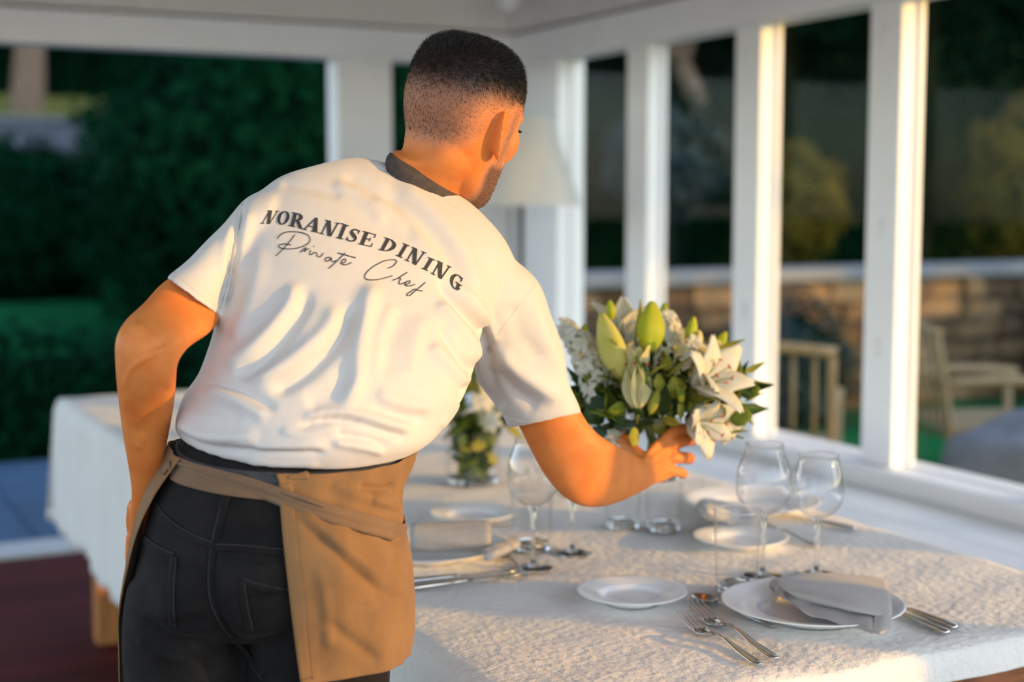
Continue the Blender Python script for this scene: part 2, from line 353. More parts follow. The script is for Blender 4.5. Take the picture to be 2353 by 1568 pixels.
# ------------------------------------------------------------------ table and cloth
TX0, TX1, TY0, TY1, TT = 0.885, 2.07, 1.655, 5.24, 0.762
table = thing('dining_table', 'long oak dining table under a pale linen cloth', 'table', (1.48, 3.45, 0))
wobj('tabletop', *box(TX0+0.012, TX1-0.012, TY0+0.012, TY1-0.012, 0.725, 0.757, 0.004), MAT['oak'], table, smooth=False)
wobj('table_apron', *join(box(TX0+0.03, TX1-0.03, TY0+0.013, TY0+0.038, 0.60, 0.724), box(TX0+0.03, TX1-0.03, TY1-0.06, TY1-0.035, 0.63, 0.724), box(TX0+0.03, TX0+0.055, TY0+0.038, TY1-0.06, 0.63, 0.724), box(TX1-0.055, TX1-0.03, TY0+0.038, TY1-0.06, 0.63, 0.724)), MAT['oak_dark'], table, smooth=False)
for lx_, ly_ in ((0.905, 4.75), (1.93, 4.75), (0.97, 2.62), (1.93, 2.62)):
    wobj('leg', *box(lx_, lx_+0.085, ly_, ly_+0.085, 0.0, 0.629, 0.006), MAT['oak'], table, smooth=False)

# cloth: a fine sheet over the top that bends over every edge and hangs in soft folds
def cloth_sheet():
    def drop(s, side):     # hem height below the top along each side
        if side == 'l': return 0.46 - 0.03*math.sin(s*1.3) + 0.012*math.sin(s*9)
        if side == 'f': return np.interp(s, [0.88, 1.05, 1.3, 1.5, 2.1], [0.30, 0.16, 0.07, 0.052, 0.048])
        return 0.20 if side == 'r' else 0.40
    us = np.concatenate([np.linspace(-1, 0, 16)[:-1], np.linspace(0, 1, 60), 1+np.linspace(0, 1, 10)[1:]])
    vs = np.concatenate([np.linspace(-1, 0, 16)[:-1], np.linspace(0, 1, 150), 1+np.linspace(0, 1, 10)[1:]])
    V = []
    for v in vs:
        for u in us:
            uc, vc = min(max(u, 0), 1), min(max(v, 0), 1); x = TX0+uc*(TX1-TX0); y = TY0+vc*(TY1-TY0); z = TT
            du = -u if u < 0 else (u-1 if u > 1 else 0); dv = -v if v < 0 else (v-1 if v > 1 else 0)
            if du == 0 and dv == 0:
                z += 0.0012*math.sin(x*31+y*7+2*math.sin(y*4)) + 0.0010*math.sin(y*43-x*17+1.5*math.sin(x*6))
                e = min(uc*(TX1-TX0), (1-uc)*(TX1-TX0), vc*(TY1-TY0), (1-vc)*(TY1-TY0)); z -= 0.004*max(0, 1-e/0.015)**2
                V.append((x, y, z)); continue
            dx = (drop(y, 'l') if u < 0 else drop(y, 'r'))*du; dy = (drop(x, 'f') if v < 0 else drop(x, 'b'))*dv
            D = max(dx, dy); m = min(dx, dy); r = 0.012
            out = r*(1-math.exp(-D/r)) + 0.02*D
            ox = oy = 0
            if du and dv:            # corner folds fan outwards
                k = 0.06*m; ox = out+k; oy = out+k
            elif du: ox = out + (0.010*math.sin(y*21+1.2*math.sin(y*6)) + 0.006*math.sin(y*47))*min(1, D/0.15)
            else: oy = out + (0.006*math.sin(x*24+1.4*math.sin(x*7)))*min(1, D/0.12)
            V.append((x + (-ox if u < 0 else ox if u > 1 else 0), y + (-oy if v < 0 else oy if v > 1 else 0), z - 0.004 - D + out*0.3))
    n = len(us); Fc = [(i*n+j, i*n+j+1, (i+1)*n+j+1, (i+1)*n+j) for i in range(len(vs)-1) for j in range(n-1)]
    return np.array(V), Fc
cv, cf = cloth_sheet(); cv, cf = thicken(cv, cf, 0.0016)
cloth = obj('tablecloth', cv, cf, MAT['tablecloth']); tag(cloth, 'pale creased linen tablecloth draped over the long table', 'tablecloth')
TZ = TT + 0.0035                                             # things stand here

# ------------------------------------------------------------------ crockery
def plate_mesh(R, well, h):
    pr = [(0, 0.0045), (well*0.55, 0.0045), (well*0.86, 0.005), (well*0.95, 0.008), (well, 0.0125), (well*1.06, 0.0145), (R*0.97, h-0.0005), (R, h), (R*1.002, h-0.0012), (R*0.97, h-0.0035), (well*1.0, 0.0085), (well*0.9, 0.003), (well*0.88, 0.0), (well*0.84, 0.0), (well*0.82, 0.0022), (0, 0.0022)]
    return mesh('plate', *lathe(pr, 72))
pm_big = plate_mesh(0.150, 0.092, 0.026); pm_small = plate_mesh(0.094, 0.055, 0.020)
def plate(px, big, label, name='dinner_plate'):
    p = Z(*px, TZ); o = link(name, pm_big if big else pm_small, MAT['porcelain']); o.location = p
    return tag(o, label, 'plate', 'white plates of the table setting')
plate((1867, 1414), True, 'white dinner plate under the grey folded napkin at the near corner')
plate((1452, 1381), False, 'small white side plate beside the two forks', 'side_plate')
plate((1702, 1253), False, 'small white side plate behind the tall tumbler', 'side_plate')
plate((1728, 1172), True, 'white dinner plate beneath the upright sunlit napkin')
plate((985, 1277), True, 'white dinner plate under the rolled napkin beside the apron')
plate((1088, 1196), False, 'small white side plate behind the rolled napkin', 'side_plate')

# ------------------------------------------------------------------ glasses
def turned(name, prof, mat, parent, n=40, closed=False): return obj(name, *lathe(prof, n, closed), mat, parent)
def wine_glass(px, H, hb, rm, rr, label):
    """H height, hb height of the bowl's foot, rm widest and rr rim radius"""
    g = thing('wine_glass', label, 'wine glass', Z(*px, TZ), 'wine glasses on the table')
    b = H-hb
    pr = spline([(0.004, hb), (rm*0.55, hb+b*0.08), (rm*0.9, hb+b*0.24), (rm, hb+b*0.42), (rm*0.94, hb+b*0.66), (rr*1.04, hb+b*0.9), (rr, H)], 26)
    bw = turned('bowl', [tuple(q) for q in pr], MAT['wine_glass_wall'], g, 48)
    turned('rim', [(rr+0.0009*math.cos(a), H+0.0009*math.sin(a)) for a in np.linspace(0, 2*math.pi, 9)[:-1]], MAT['clear_glass'], bw, 48, True)
    turned('stem', [(0, 0.0042), (0.012, 0.0050), (0.006, 0.010), (0.0042, 0.02), (0.0037, hb*0.5), (0.0042, hb-0.012), (0.0075, hb-0.002), (0.010, hb+0.003), (0, hb+0.004)], MAT['clear_glass'], g, 20)
    turned('foot', [(0, 0), (0.036, 0), (0.038, 0.0012), (0.034, 0.0022), (0.013, 0.0045), (0, 0.005)], MAT['clear_glass'], g, 44)
    return g
def tumbler(px, R, H, label):
    g = thing('tumbler', label, 'tumbler', Z(*px, TZ), 'tumblers on the table')
    w = turned('wall', [(R*0.86, 0.012), (R*0.90, 0.03), (R*0.95, H*0.5), (R, H)], MAT['wine_glass_wall'], g, 48)
    turned('rim', [(R+0.001*math.cos(a), H+0.001*math.sin(a)) for a in np.linspace(0, 2*math.pi, 9)[:-1]], MAT['clear_glass'], w, 48, True)
    turned('base', [(0, 0), (R*0.78, 0), (R*0.85, 0.003), (R*0.87, 0.012), (R*0.84, 0.015), (R*0.6, 0.009), (0, 0.008)], MAT['clear_glass'], g, 44)
    return g
tumbler((1692, 1360), 0.041, 0.146, 'tall clear tumbler standing behind the spoon')
wine_glass((1752, 1325), 0.246, 0.112, 0.051, 0.034, 'large clear wine glass just behind the tall tumbler')
wine_glass((1876, 1322), 0.224, 0.105, 0.047, 0.036, 'clear wine glass standing behind the folded napkin')
wine_glass((1225, 1306), 0.246, 0.116, 0.049, 0.034, 'clear wine glass left of the bent elbow')
wine_glass((1315, 1272), 0.228, 0.105, 0.047, 0.036, 'clear wine glass whose bowl hides behind the bare arm')
tumbler((1222, 1262), 0.041, 0.11, 'clear tumbler behind the wine glass left of the elbow')
tumbler((1524, 1218), 0.040, 0.098, 'clear tumbler directly below the hand with the flowers')
tumbler((1430, 1212), 0.040, 0.098, 'clear tumbler half hidden beneath the forearm')

# ------------------------------------------------------------------ cutlery
def strap(path, hw, th):
    """flat bar along x: path of (x, z), half widths, thickness"""
    rings = []
    for (x, z), w, t in zip(path, hw, th):
        a = np.arange(10)*2*math.pi/10; rings.append(np.stack([np.full(10, x), w*np.cos(a), z+t*np.sin(a)], 1))
    return loft(rings)
def fork_parts():
    L = 0.212
    h = strap([(0.085, 0.006), (0.10, 0.010), (0.125, 0.009), (0.16, 0.005), (0.20, 0.003), (L-0.003, 0.003), (L, 0.003)], [0.0026, 0.0026, 0.0035, 0.0055, 0.0078, 0.007, 0.003], [0.0022, 0.0022, 0.002, 0.0017, 0.0016, 0.0015, 0.001])
    root = strap([(0.048, 0.0028), (0.055, 0.002), (0.065, 0.002), (0.076, 0.0035), (0.087, 0.0066)], [0.0118, 0.0122, 0.0112, 0.007, 0.0028], [0.0011, 0.0012, 0.0013, 0.0016, 0.0022])
    ti = [tube([(0.001, y*0.96, 0.015), (0.012, y, 0.010), (0.03, y, 0.0055), (0.05, y, 0.0028)], [0.0007, 0.0012, 0.0014, 0.0015], 6, 8) for y in (-0.0105, -0.0035, 0.0035, 0.0105)]
    return h, root, ti
def knife_parts():
    L = 0.235
    h = strap([(0.118, 0.0055), (0.125, 0.006), (0.16, 0.006), (0.21, 0.006), (L-0.004, 0.006), (L, 0.006)], [0.004, 0.0058, 0.0066, 0.0078, 0.0078, 0.005], [0.0028, 0.0042, 0.0047, 0.0052, 0.005, 0.003])
    b = strap([(0.0, 0.0052), (0.006, 0.0053), (0.03, 0.0055), (0.10, 0.0055), (0.12, 0.0055)], [0.001, 0.006, 0.0095, 0.009, 0.0042], [0.0004, 0.0007, 0.0009, 0.0012, 0.0024])
    return h, b
def spoon_parts():
    L = 0.205
    h = strap([(0.058, 0.0085), (0.075, 0.011), (0.10, 0.009), (0.15, 0.004), (L-0.003, 0.003), (L, 0.003)], [0.003, 0.0028, 0.0034, 0.0055, 0.0075, 0.003], [0.002, 0.0022, 0.002, 0.0017, 0.0015, 0.001])
    rows = []
    for s in np.linspace(0, 1, 13):
        w = 0.0205*math.sin(math.pi*min(0.985, max(0.02, s)))**0.6*(1-0.15*s) + 0.0008; x = 0.062*s; d = 0.009*math.sin(math.pi*s)
        rows.append([(x, w*q, 0.0095-d*(1-q*q)+0.002*s) for q in np.linspace(-1, 1, 11)])
    V = np.array(rows).reshape(-1, 3); Fc = [(i*11+j, i*11+j+1, (i+1)*11+j+1, (i+1)*11+j) for i in range(12) for j in range(10)]
    return h, thicken(V, Fc, 0.0016)
def cutlery(kind, tip, end, label, stretch=1.0):
    a, b = Z(*tip, TZ), Z(*end, TZ); a[2] = b[2] = TZ
    g = thing(kind, label, kind.replace('dinner_', ''), a, 'steel cutlery of the table setting'); base = np.array([0, 0, 0.0]); d = b-a
    def put(v): return place_between(np.asarray(v)*np.array([stretch, stretch, stretch]), base, d)
    if kind == 'dinner_fork':
        h, r, ti = fork_parts(); obj('handle', put(h[0]), h[1], MAT['steel'], g); hd = obj('fork_head', put(r[0]), r[1], MAT['steel'], g)
        for t in ti: obj('tine', put(t[0]), t[1], MAT['steel'], hd)
    elif kind == 'dinner_knife':
        h, b_ = knife_parts(); obj('handle', put(h[0]), h[1], MAT['steel'], g); obj('blade', put(b_[0]), b_[1], MAT['steel'], g)
    else:
        h, b_ = spoon_parts(); obj('handle', put(h[0]), h[1], MAT['steel'], g); obj('spoon_bowl', put(b_[0]), b_[1], MAT['steel'], g)
    return g
cutlery('dinner_fork', (1570, 1428), (1746, 1532), 'steel fork beside the dinner plate, the nearer of the pair', 1.17)
cutlery('dinner_fork', (1592, 1404), (1796, 1527), 'steel fork lying next to the dinner plate rim, the farther of the pair', 1.33)
cutlery('spoon', (1591, 1377), (1700, 1415), 'steel dessert spoon lying behind the dinner plate', 1.0)
def from_end(end, through, L):
    e, t = Z(*end, TZ), Z(*through, TZ); q = e + (t-e)/np.linalg.norm(t-e)*L; return tuple(to_px(q)[:2])
cutlery('dinner_knife', from_end((2178, 1463), (2082, 1421), 0.235), (2178, 1463), 'steel knife right of the dinner plate, next to the plate rim')
cutlery('dinner_knife', from_end((2197, 1451), (2090, 1409), 0.235), (2197, 1451), 'steel knife right of the dinner plate, the outer of the pair')
cutlery('dinner_knife', (1208, 1323), (936, 1360), 'steel knife beside the apron, nearer of the pair by the rolled napkin', 1.0)
cutlery('dinner_knife', (1196, 1316), (930, 1344), 'steel knife beside the apron, close to the rolled napkin plate', 1.0)
cutlery('dinner_fork', (1150, 1268), (1180, 1300), 'steel fork tucked behind the rolled napkin', 1.0)
cutlery('dinner_fork', (1745, 1208), (1832, 1242), 'sunlit steel fork beside the far side plate', 1.0)
cutlery('dinner_knife', from_end((1935, 1216), (1890, 1206), 0.2), (1935, 1216), 'steel knife right of the far dinner plate', 1.0)
cutlery('spoon', (985, 1222), (1062, 1216), 'steel spoon between the rolled napkin and its side plate', 1.0)

# ------------------------------------------------------------------ napkins
def sheet(rows, t=0.0022, nu=26, nv=22, wob=0.0):
    g = [[Z(x, y, TT+z) for x, y, z in r] for r in rows]; v, f = patch(np.array(g), nu, nv)
    if wob:
        n = vnormals(v, f); v = v + n*(wob*np.sin(v[:, 0]*150+v[:, 1]*90)*np.sin(v[:, 1]*130-v[:, 0]*60))[:, None]
    return thicken(v, f, t)
nk = thing('folded_napkin', 'grey linen napkin folded over the dinner plate at the near corner', 'napkin', Z(1920, 1390, TZ+0.02), 'grey linen napkins')
wobj('napkin_flap', *sheet([[(1781, 1330, 0.036), (1850, 1317, 0.041), (1950, 1322, 0.041), (2036, 1331, 0.037)],
    [(1789, 1342, 0.044), (1870, 1346, 0.052), (1965, 1351, 0.052), (2046, 1368, 0.044)],
    [(1812, 1362, 0.044), (1885, 1370, 0.054), (1975, 1382, 0.054), (2049, 1402, 0.039)],
    [(1838, 1378, 0.037), (1898, 1391, 0.043), (1972, 1407, 0.043), (2044, 1420, 0.036)],
    [(1846, 1378, 0.030), (1903, 1388, 0.034), (1975, 1400, 0.034), (2030, 1410, 0.031)]], wob=0.0006), MAT['napkin'], nk)
wobj('napkin_tail', *sheet([[(2006, 1392, 0.038), (2028, 1388, 0.042), (2048, 1384, 0.040)], [(2010, 1420, 0.036), (2030, 1418, 0.038), (2049, 1410, 0.036)], [(2006, 1452, 0.030), (2026, 1456, 0.030), (2046, 1446, 0.029)]], 0.004), MAT['napkin'], nk)
for k, (dx, dy, dz) in enumerate(((4, 4, 0), (-8, -5, -.0045), (-20, -13, -.009), (-32, -22, -.0125))):
    back = spline([(1800, 1342, .037), (1850, 1362, .038), (1905, 1378, .038), (1965, 1394, .038), (2015, 1422, .034)], 13); edge = spline([(1788, 1360, .034), (1822, 1388, .033), (1868, 1414, .031), (1930, 1430, .028), (2002, 1455, .027)], 13)
    wv = np.sin(np.arange(13)*1.55+k*1.9); edge = edge + np.stack([0*wv, 3.5*wv, .0022*np.cos(np.arange(13)*1.55+k*1.9)], 1); midd = (back+edge)/2 + np.array([0, -3, .0015]) - np.stack([0*wv, 0*wv, .0018*wv], 1)
    off = np.array([dx, dy, dz]); wobj('napkin_layer', *sheet([[tuple(q+off) for q in r] for r in (back, midd, edge)], 0.0016, 60, 14, 0.0005), MAT['napkin'], nk)
# rolled napkin on the plate beside the apron
nk = thing('rolled_napkin', 'loosely rolled pale linen napkin on the plate beside the apron', 'napkin', Z(1050, 1270, TZ+0.02), 'grey linen napkins')
a0, a1 = Z(945, 1276, TZ+0.020), Z(1128, 1276, TZ+0.020); ax = (a1-a0)/np.linalg.norm(a1-a0); up_ = np.array([0, 0, 1.0]); sd = np.cross(ax, up_)
rings = []
for s in np.linspace(0, 1, 14):
    c = a0+(a1-a0)*s; row = []
    for k in range(60):
        th = k/59*4.4*math.pi; r = 0.012+0.0225*(k/59)*(0.78+0.22*s) + 0.0012*math.sin(9*th+s*5); row.append(c + sd*r*1.25*math.cos(th) + up_*(0.036 + r*math.sin(th)))
    rings.append(row)
R_ = np.array(rings); V = R_.reshape(-1, 3); Fc = [(i*60+j, i*60+j+1, (i+1)*60+j+1, (i+1)*60+j) for i in range(13) for j in range(59)]
wobj('napkin_roll', *thicken(V, Fc, 0.0022), MAT['napkin'], nk)
wobj('napkin_tail', *sheet([[(1110, 1262, 0.055), (1150, 1248, 0.050), (1190, 1236, 0.032)], [(1112, 1275, 0.058), (1155, 1262, 0.052), (1194, 1246, 0.030)], [(1118, 1290, 0.046), (1160, 1272, 0.040), (1196, 1256, 0.026)]], 0.004, 16, 12, 0.001), MAT['napkin'], nk)
# upright napkin on the far plate
nk = thing('upright_napkin', 'sunlit linen napkin standing upright on the far dinner plate', 'napkin', Z(1650, 1172, TZ+0.02), 'grey linen napkins')
def nk_rows(s):
    return [[(1592, 1172, 0.022), (1612, 1150, 0.040), (1640, 1150, 0.05), (1690, 1160, 0.035)], [(1600, 1176, 0.030), (1618, 1172, 0.085*s), (1650, 1172, 0.07*s), (1700, 1178, 0.035)], [(1606, 1190, 0.022), (1640, 1194, 0.045), (1672, 1196, 0.035), (1712, 1196, 0.022)]]
wobj('napkin_fold', *sheet(nk_rows(1.0), 0.004, 24, 20, 0.0015), MAT['napkin'], nk)
wobj('napkin_layer', *sheet([[(x+26, y+6, z*0.6+0.008) for x, y, z in r] for r in nk_rows(0.7)], 0.004, 24, 20, 0.0015), MAT['napkin'], nk)
# ------------------------------------------------------------------ the man at the table
material('shirt_cotton', (0.62, 0.605, 0.59), 0.9, noise=(25, 0.04), sheen=0.25, spec=0.15, bump=[(45, 0.12, 0.006, 3), (1100, 0.25, 0.0004, 1)])
material('shirt_print', (0.055, 0.055, 0.06), 0.7, noise=(200, 0.25), spec=0.2)
material('denim_black', (0.0045, 0.0042, 0.0042), 0.85, noise=(16, 0.5), ramp=(0.012, 0.0105, 0.0095), sheen=0.02, spec=0.2, bump=[(22, 0.3, 0.012, 3), (1300, 0.4, 0.0005, 1)])
material('denim_thread', (0.04, 0.037, 0.034), 0.85, noise=(300, 0.3), spec=0.2)
material('apron_canvas', (0.255, 0.138, 0.058), 0.85, noise=(20, 0.18), sheen=0.1, spec=0.2, bump=[(24, 0.18, 0.008, 3), (1200, 0.35, 0.0005, 1)])
material('apron_tie', (0.20, 0.122, 0.07), 0.85, noise=(20, 0.15), sheen=0.1, spec=0.2, bump=[(40, 0.2, 0.005, 3), (1200, 0.35, 0.0005, 1)])
material('belt_leather', (0.055, 0.06, 0.07), 0.5, noise=(60, 0.3), bump=[(220, 0.6, 0.002, 3)])
material('collar_denim', (0.045, 0.037, 0.035), 0.9, noise=(90, 0.5), ramp=(0.075, 0.06, 0.055), bump=[(700, 0.5, 0.001, 2)])
material('shoe_leather', (0.02, 0.018, 0.017), 0.4, noise=(30, 0.2))
material('hair_dark', (0.010, 0.008, 0.0075), 0.5, noise=(400, 0.5), ramp=(0.022, 0.017, 0.014), spec=0.3)
def skin_material():
    m = material('skin', (0.72, 0.245, 0.062), 0.52, noise=(26, 0.12), ramp=(0.65, 0.19, 0.042), sss=0.22, spec=0.25, bump=[(60, 0.12, 0.003, 3), (420, 0.25, 0.0008, 3)])
    nt = m.node_tree; b = nt.nodes['Principled BSDF']; base = b.inputs['Base Color'].links[0].from_socket
    at = nt.nodes.new('ShaderNodeAttribute'); at.attribute_name = 'hair'
    tc = nt.nodes.new('ShaderNodeTexCoord'); nz = nt.nodes.new('ShaderNodeTexNoise'); nz.inputs['Scale'].default_value = 1000; nz.inputs['Detail'].default_value = 2
    nt.links.new(tc.outputs['Object'], nz.inputs['Vector'])
    ad = nt.nodes.new('ShaderNodeMath'); ad.operation = 'MULTIPLY_ADD'; ad.inputs[1].default_value = 1.2; ad.inputs[2].default_value = -0.6
    nt.links.new(nz.outputs['Fac'], ad.inputs[0])
    s = nt.nodes.new('ShaderNodeMath'); s.operation = 'ADD'; nt.links.new(at.outputs['Fac'], s.inputs[0]); nt.links.new(ad.outputs[0], s.inputs[1])
    g = nt.nodes.new('ShaderNodeMath'); g.operation = 'MULTIPLY'; nt.links.new(s.outputs[0], g.inputs[0])
    st = nt.nodes.new('ShaderNodeMapRange'); st.inputs['From Min'].default_value = 0.0; st.inputs['From Max'].default_value = 0.12; nt.links.new(at.outputs['Fac'], st.inputs['Value'])
    nt.links.new(st.outputs[0], g.inputs[1]); g.use_clamp = True
    c2 = nt.nodes.new('ShaderNodeMix'); c2.data_type = 'RGBA'; c2.inputs['A'].default_value = (0.42, 0.34, 0.31, 1); c2.inputs['B'].default_value = (0.022, 0.018, 0.018, 1); nt.links.new(at.outputs['Fac'], c2.inputs['Factor'])
    mx = nt.nodes.new('ShaderNodeMix'); mx.data_type = 'RGBA'; nt.links.new(c2.outputs['Result'], mx.inputs['B'])
    nt.links.new(g.outputs[0], mx.inputs['Factor']); nt.links.new(base, mx.inputs['A']); nt.links.new(mx.outputs['Result'], b.inputs['Base Color'])
    return m
skin_material()

NR = 56
def ring4(L, R, N, Fa, p=2.25, n=NR):
    """cross-section through four measured points: left, right, near and far side"""
    L, R, N, Fa = [P(*q) for q in (L, R, N, Fa)]; c = (L+R)/2; a = (R-L)/2; t = np.arange(n)*2*math.pi/n
    co, si = np.cos(t), np.sin(t); co = np.sign(co)*np.abs(co)**(2/p); si = np.sign(si)*np.abs(si)**(2/p)
    return c + co[:, None]*a + np.where(si[:, None] > 0, si[:, None]*(N-c), -si[:, None]*(Fa-c))
def ring2(A, B, d, hn=None, hf=None, d2=None, n=28, p=2.1):
    """limb section between two outline points; hn/hf half depths in metres (near, far)"""
    d2 = d if d2 is None else d2; a, b = P(*A, d), P(*B, d2); w = np.linalg.norm(a-b)/2
    hn = w if hn is None else hn; hf = hn if hf is None else hf; c = (a+b)/2; cp = to_px(c)
    f = np.array(ray(cp[0], cp[1])); f /= np.linalg.norm(f); e = (b-a)/np.linalg.norm(b-a); f = f - e*(f@e); f /= np.linalg.norm(f)
    t = np.arange(n)*2*math.pi/n; co, si = np.cos(t), np.sin(t); co = np.sign(co)*np.abs(co)**(2/p); si = np.sign(si)*np.abs(si)**(2/p)
    return c + co[:, None]*(b-a)/2 + np.where(si[:, None] > 0, -si[:, None]*hn, -si[:, None]*hf)*f
def shrink(r, m):
    r = np.asarray(r); c = r.mean(0); d = r-c; l = np.linalg.norm(d, axis=1)[:, None]; return c + d*np.maximum(l-m, 0.004)/l

# --- head, in its own frame (x towards the right ear, y face, z up; origin between the ears)
HPSI, HPHI, HRHO, HS = math.radians(38.0), math.radians(9.4), math.radians(14.2), 1.014
HO = P(1059.1, 287.6, 2.158)
_f0 = np.array([math.sin(YAW), math.cos(YAW), 0]); _z0 = np.array([0, 0, 1.0])
_hf = math.cos(HPSI)*_f0 + math.sin(HPSI)*_r; _hr = math.cos(HPSI)*_r - math.sin(HPSI)*_f0
_hf2 = math.cos(HPHI)*_hf - math.sin(HPHI)*_z0; _hu = math.cos(HPHI)*_z0 + math.sin(HPHI)*_hf
HR = math.cos(HRHO)*_hr - math.sin(HRHO)*_hu; HF = _hf2; HU = math.cos(HRHO)*_hu + math.sin(HRHO)*_hr
HB = np.array([HR, HF, HU])
def head(p): return HO + HS*(np.asarray(p, float)@HB)
def head_inv(X): return ((np.asarray(X)-HO)@HB.T)/HS
def head_slice(z, yb, yf, hw, wy=None, p=2.25, n=48):
    """level slice: widest at wy, rounder behind, narrower in front"""
    wy = (yb+yf)/2 - 0.01 if wy is None else wy; t = np.arange(n)*2*math.pi/n; co, si = np.cos(t), np.sin(t)
    pf = np.where(si > 0, p-0.15, p); co = np.sign(co)*np.abs(co)**(2/pf); si = np.sign(si)*np.abs(si)**(2/pf)
    return head(np.stack([hw*co, wy + np.where(si > 0, si*(yf-wy), si*(wy-yb)), np.full(n, z)], 1))
skull = [head_slice(*s) for s in [(.123, -.025, .012, .016), (.118, -.052, .036, .040), (.105, -.077, .06, .057), (.085, -.092, .076, .068), (.06, -.0995, .0875, .0745), (.035, -.1005, .0925, .0765), (.010, -.096, .0935, .0745), (-.012, -.086, .0915, .071), (-.035, -.073, .089, .0665), (-.055, -.055, .0875, .0615), (-.075, -.03, .0865, .0555), (-.092, .0, .086, .047), (-.106, .026, .083, .035), (-.113, .045, .078, .02)]]
skull = loft(dense(skull, 2))
def ball(c, r, fr=head, n=14):
    v, f = lathe([(math.sin(a)*1.0, -math.cos(a)) for a in np.linspace(0.0, math.pi, n)], 18); v[:, :2][np.abs(v[:, :2]) < 1e-9] = 0
    return fr(np.asarray(c)+v*np.asarray(r)), f
face = [ball((0, .098, -.014), (.013, .013, .011)), ball((0, .090, .010), (.009, .011, .03)), ball((.0115, .093, -.017), (.007, .009, .007)), ball((-.0115, .093, -.017), (.007, .009, .007)),
        ball((.026, .072, .034), (.024, .0115, .011)), ball((-.026, .072, .034), (.024, .0115, .011)),
        ball((0, .087, -.044), (.022, .0075, .0055)), ball((0, .086, -.055), (.02, .0085, .006)), ball((0, .078, -.097), (.022, .013, .015)),
        ball((.040, .052, -.006), (.026, .026, .034)), ball((-.040, .052, -.006), (.026, .026, .034))]
def ear(s):
    """outer ear: curled rim, bowl and lobe as one closed plate"""
    out = [(-.004, .030), (.007, .034), (.015, .027), (.0185, .013), (.0185, -.002), (.015, -.016), (.009, -.027), (.001, -.032), (-.006, -.029), (-.0085, -.016), (-.0085, .0), (-.009, .015)]
    o = spline(out+[out[0]], 49)[:-1]; cen = np.array([.001, .004]); rows = []
    #            scale, lift out of the ear plane: front side in to out, over the rim, back side
    for sc, lf in ((0.0, -.004), (.28, -.005), (.5, -.002), (.62, .003), (.72, .0025), (.84, .003), (.95, .0065), (1.0, .0055), (1.0, .002), (.93, -.0005), (.75, -.004), (.5, -.009), (0.0, -.013)):
        q = cen+(o-cen)*max(sc, .02); rows.append(np.stack([np.full(len(q), lf), q[:, 0], q[:, 1]], 1))
    V = np.concatenate(rows); n = 48; Fc = [(i*n+k, i*n+(k+1) % n, (i+1)*n+(k+1) % n, (i+1)*n+k) for i in range(12) for k in range(n)]
    V = np.concatenate([V, [rows[0].mean(0)], [rows[-1].mean(0)]]); a, b = len(V)-2, len(V)-1
    Fc += [((k+1) % n, k, a) for k in range(n)] + [(12*n+k, 12*n+(k+1) % n, b) for k in range(n)]
    # flare: the plate turns out from the head, hinge in front; leans back a little
    fl = math.radians(40); x, y, z = V[:, 0].copy(), -V[:, 1].copy()*1.12, V[:, 2].copy()*1.10
    y0 = .010; X = x*math.cos(fl) + (y0-y)*math.sin(fl); Y = y0-(y0-y)*math.cos(fl) + x*math.sin(fl)
    lean = math.radians(12); Y2 = Y*math.cos(lean) - z*math.sin(lean); Z2 = z*math.cos(lean) + Y*math.sin(lean)
    return head(np.stack([s*(.0705+X), Y2-.004, Z2], 1)), Fc
neck_rings = [head_slice(.0, -.085, .03, .060, -.03), head_slice(-.03, -.078, .03, .0585, -.025), head_slice(-.06, -.075, .035, .057, -.02),
    ring4((912, 345, 2.155), (1072, 448, 2.19), (962, 400, 2.105), (1040, 395, 2.235), n=48), ring4((905, 385, 2.16), (1075, 485, 2.20), (955, 440, 2.11), (1020, 440, 2.25), n=48)]
# match the starting angle of the two kinds of slices
neck_rings[3] = np.roll(neck_rings[3][::-1], 1, 0); neck_rings[4] = np.roll(neck_rings[4][::-1], 1, 0)
def align(rings):
    R = [rings[0]]
    for r in rings[1:]:
        best = None
        for cand in (r, r[::-1]):
            for k in range(0, len(r), 2):
                q = np.roll(cand, k, 0); c = ((q-q.mean(0)-(R[-1]-R[-1].mean(0)))**2).sum()
                if best is None or c < best[0]: best = (c, q)
        R.append(best[1])
    return R
neck = loft(dense(align(neck_rings), 3))

# --- torso under the shirt, arms, hands
TORSO = [ring4(*q) for q in [
    ((405, 990, 2.00), (945, 1016, 2.02), (690, 1080, 1.875), (700, 985, 2.14)),
    ((402, 962, 2.00), (1005, 992, 2.04), (705, 1030, 1.855), (720, 950, 2.17)),
    ((425, 905, 2.00), (1042, 945, 2.055), (730, 955, 1.86), (750, 895, 2.19)),
    ((462, 850, 2.005), (1072, 895, 2.065), (760, 880, 1.875), (775, 830, 2.22)),
    ((482, 800, 2.01), (1088, 850, 2.085), (780, 800, 1.895), (795, 770, 2.25)),
    ((497, 730, 2.02), (1100, 790, 2.11), (805, 715, 1.925), (820, 700, 2.28)),
    ((512, 640, 2.035), (1125, 730, 2.14), (832, 625, 1.965), (845, 630, 2.31)),
    ((530, 560, 2.05), (1160, 680, 2.165), (858, 545, 2.005), (870, 560, 2.33)),
    ((562, 492, 2.07), (1185, 632, 2.185), (885, 480, 2.045), (895, 505, 2.335)),
    ((620, 440, 2.095), (1172, 585, 2.20), (910, 432, 2.085), (920, 455, 2.325)),
    ((715, 402, 2.125), (1128, 532, 2.21), (930, 402, 2.12), (950, 425, 2.30)),
    ((800, 378, 2.15), (1090, 490, 2.21), (945, 392, 2.14), (975, 412, 2.27))]]
core = loft(dense([shrink(r, 0.028) for r in TORSO], 2))
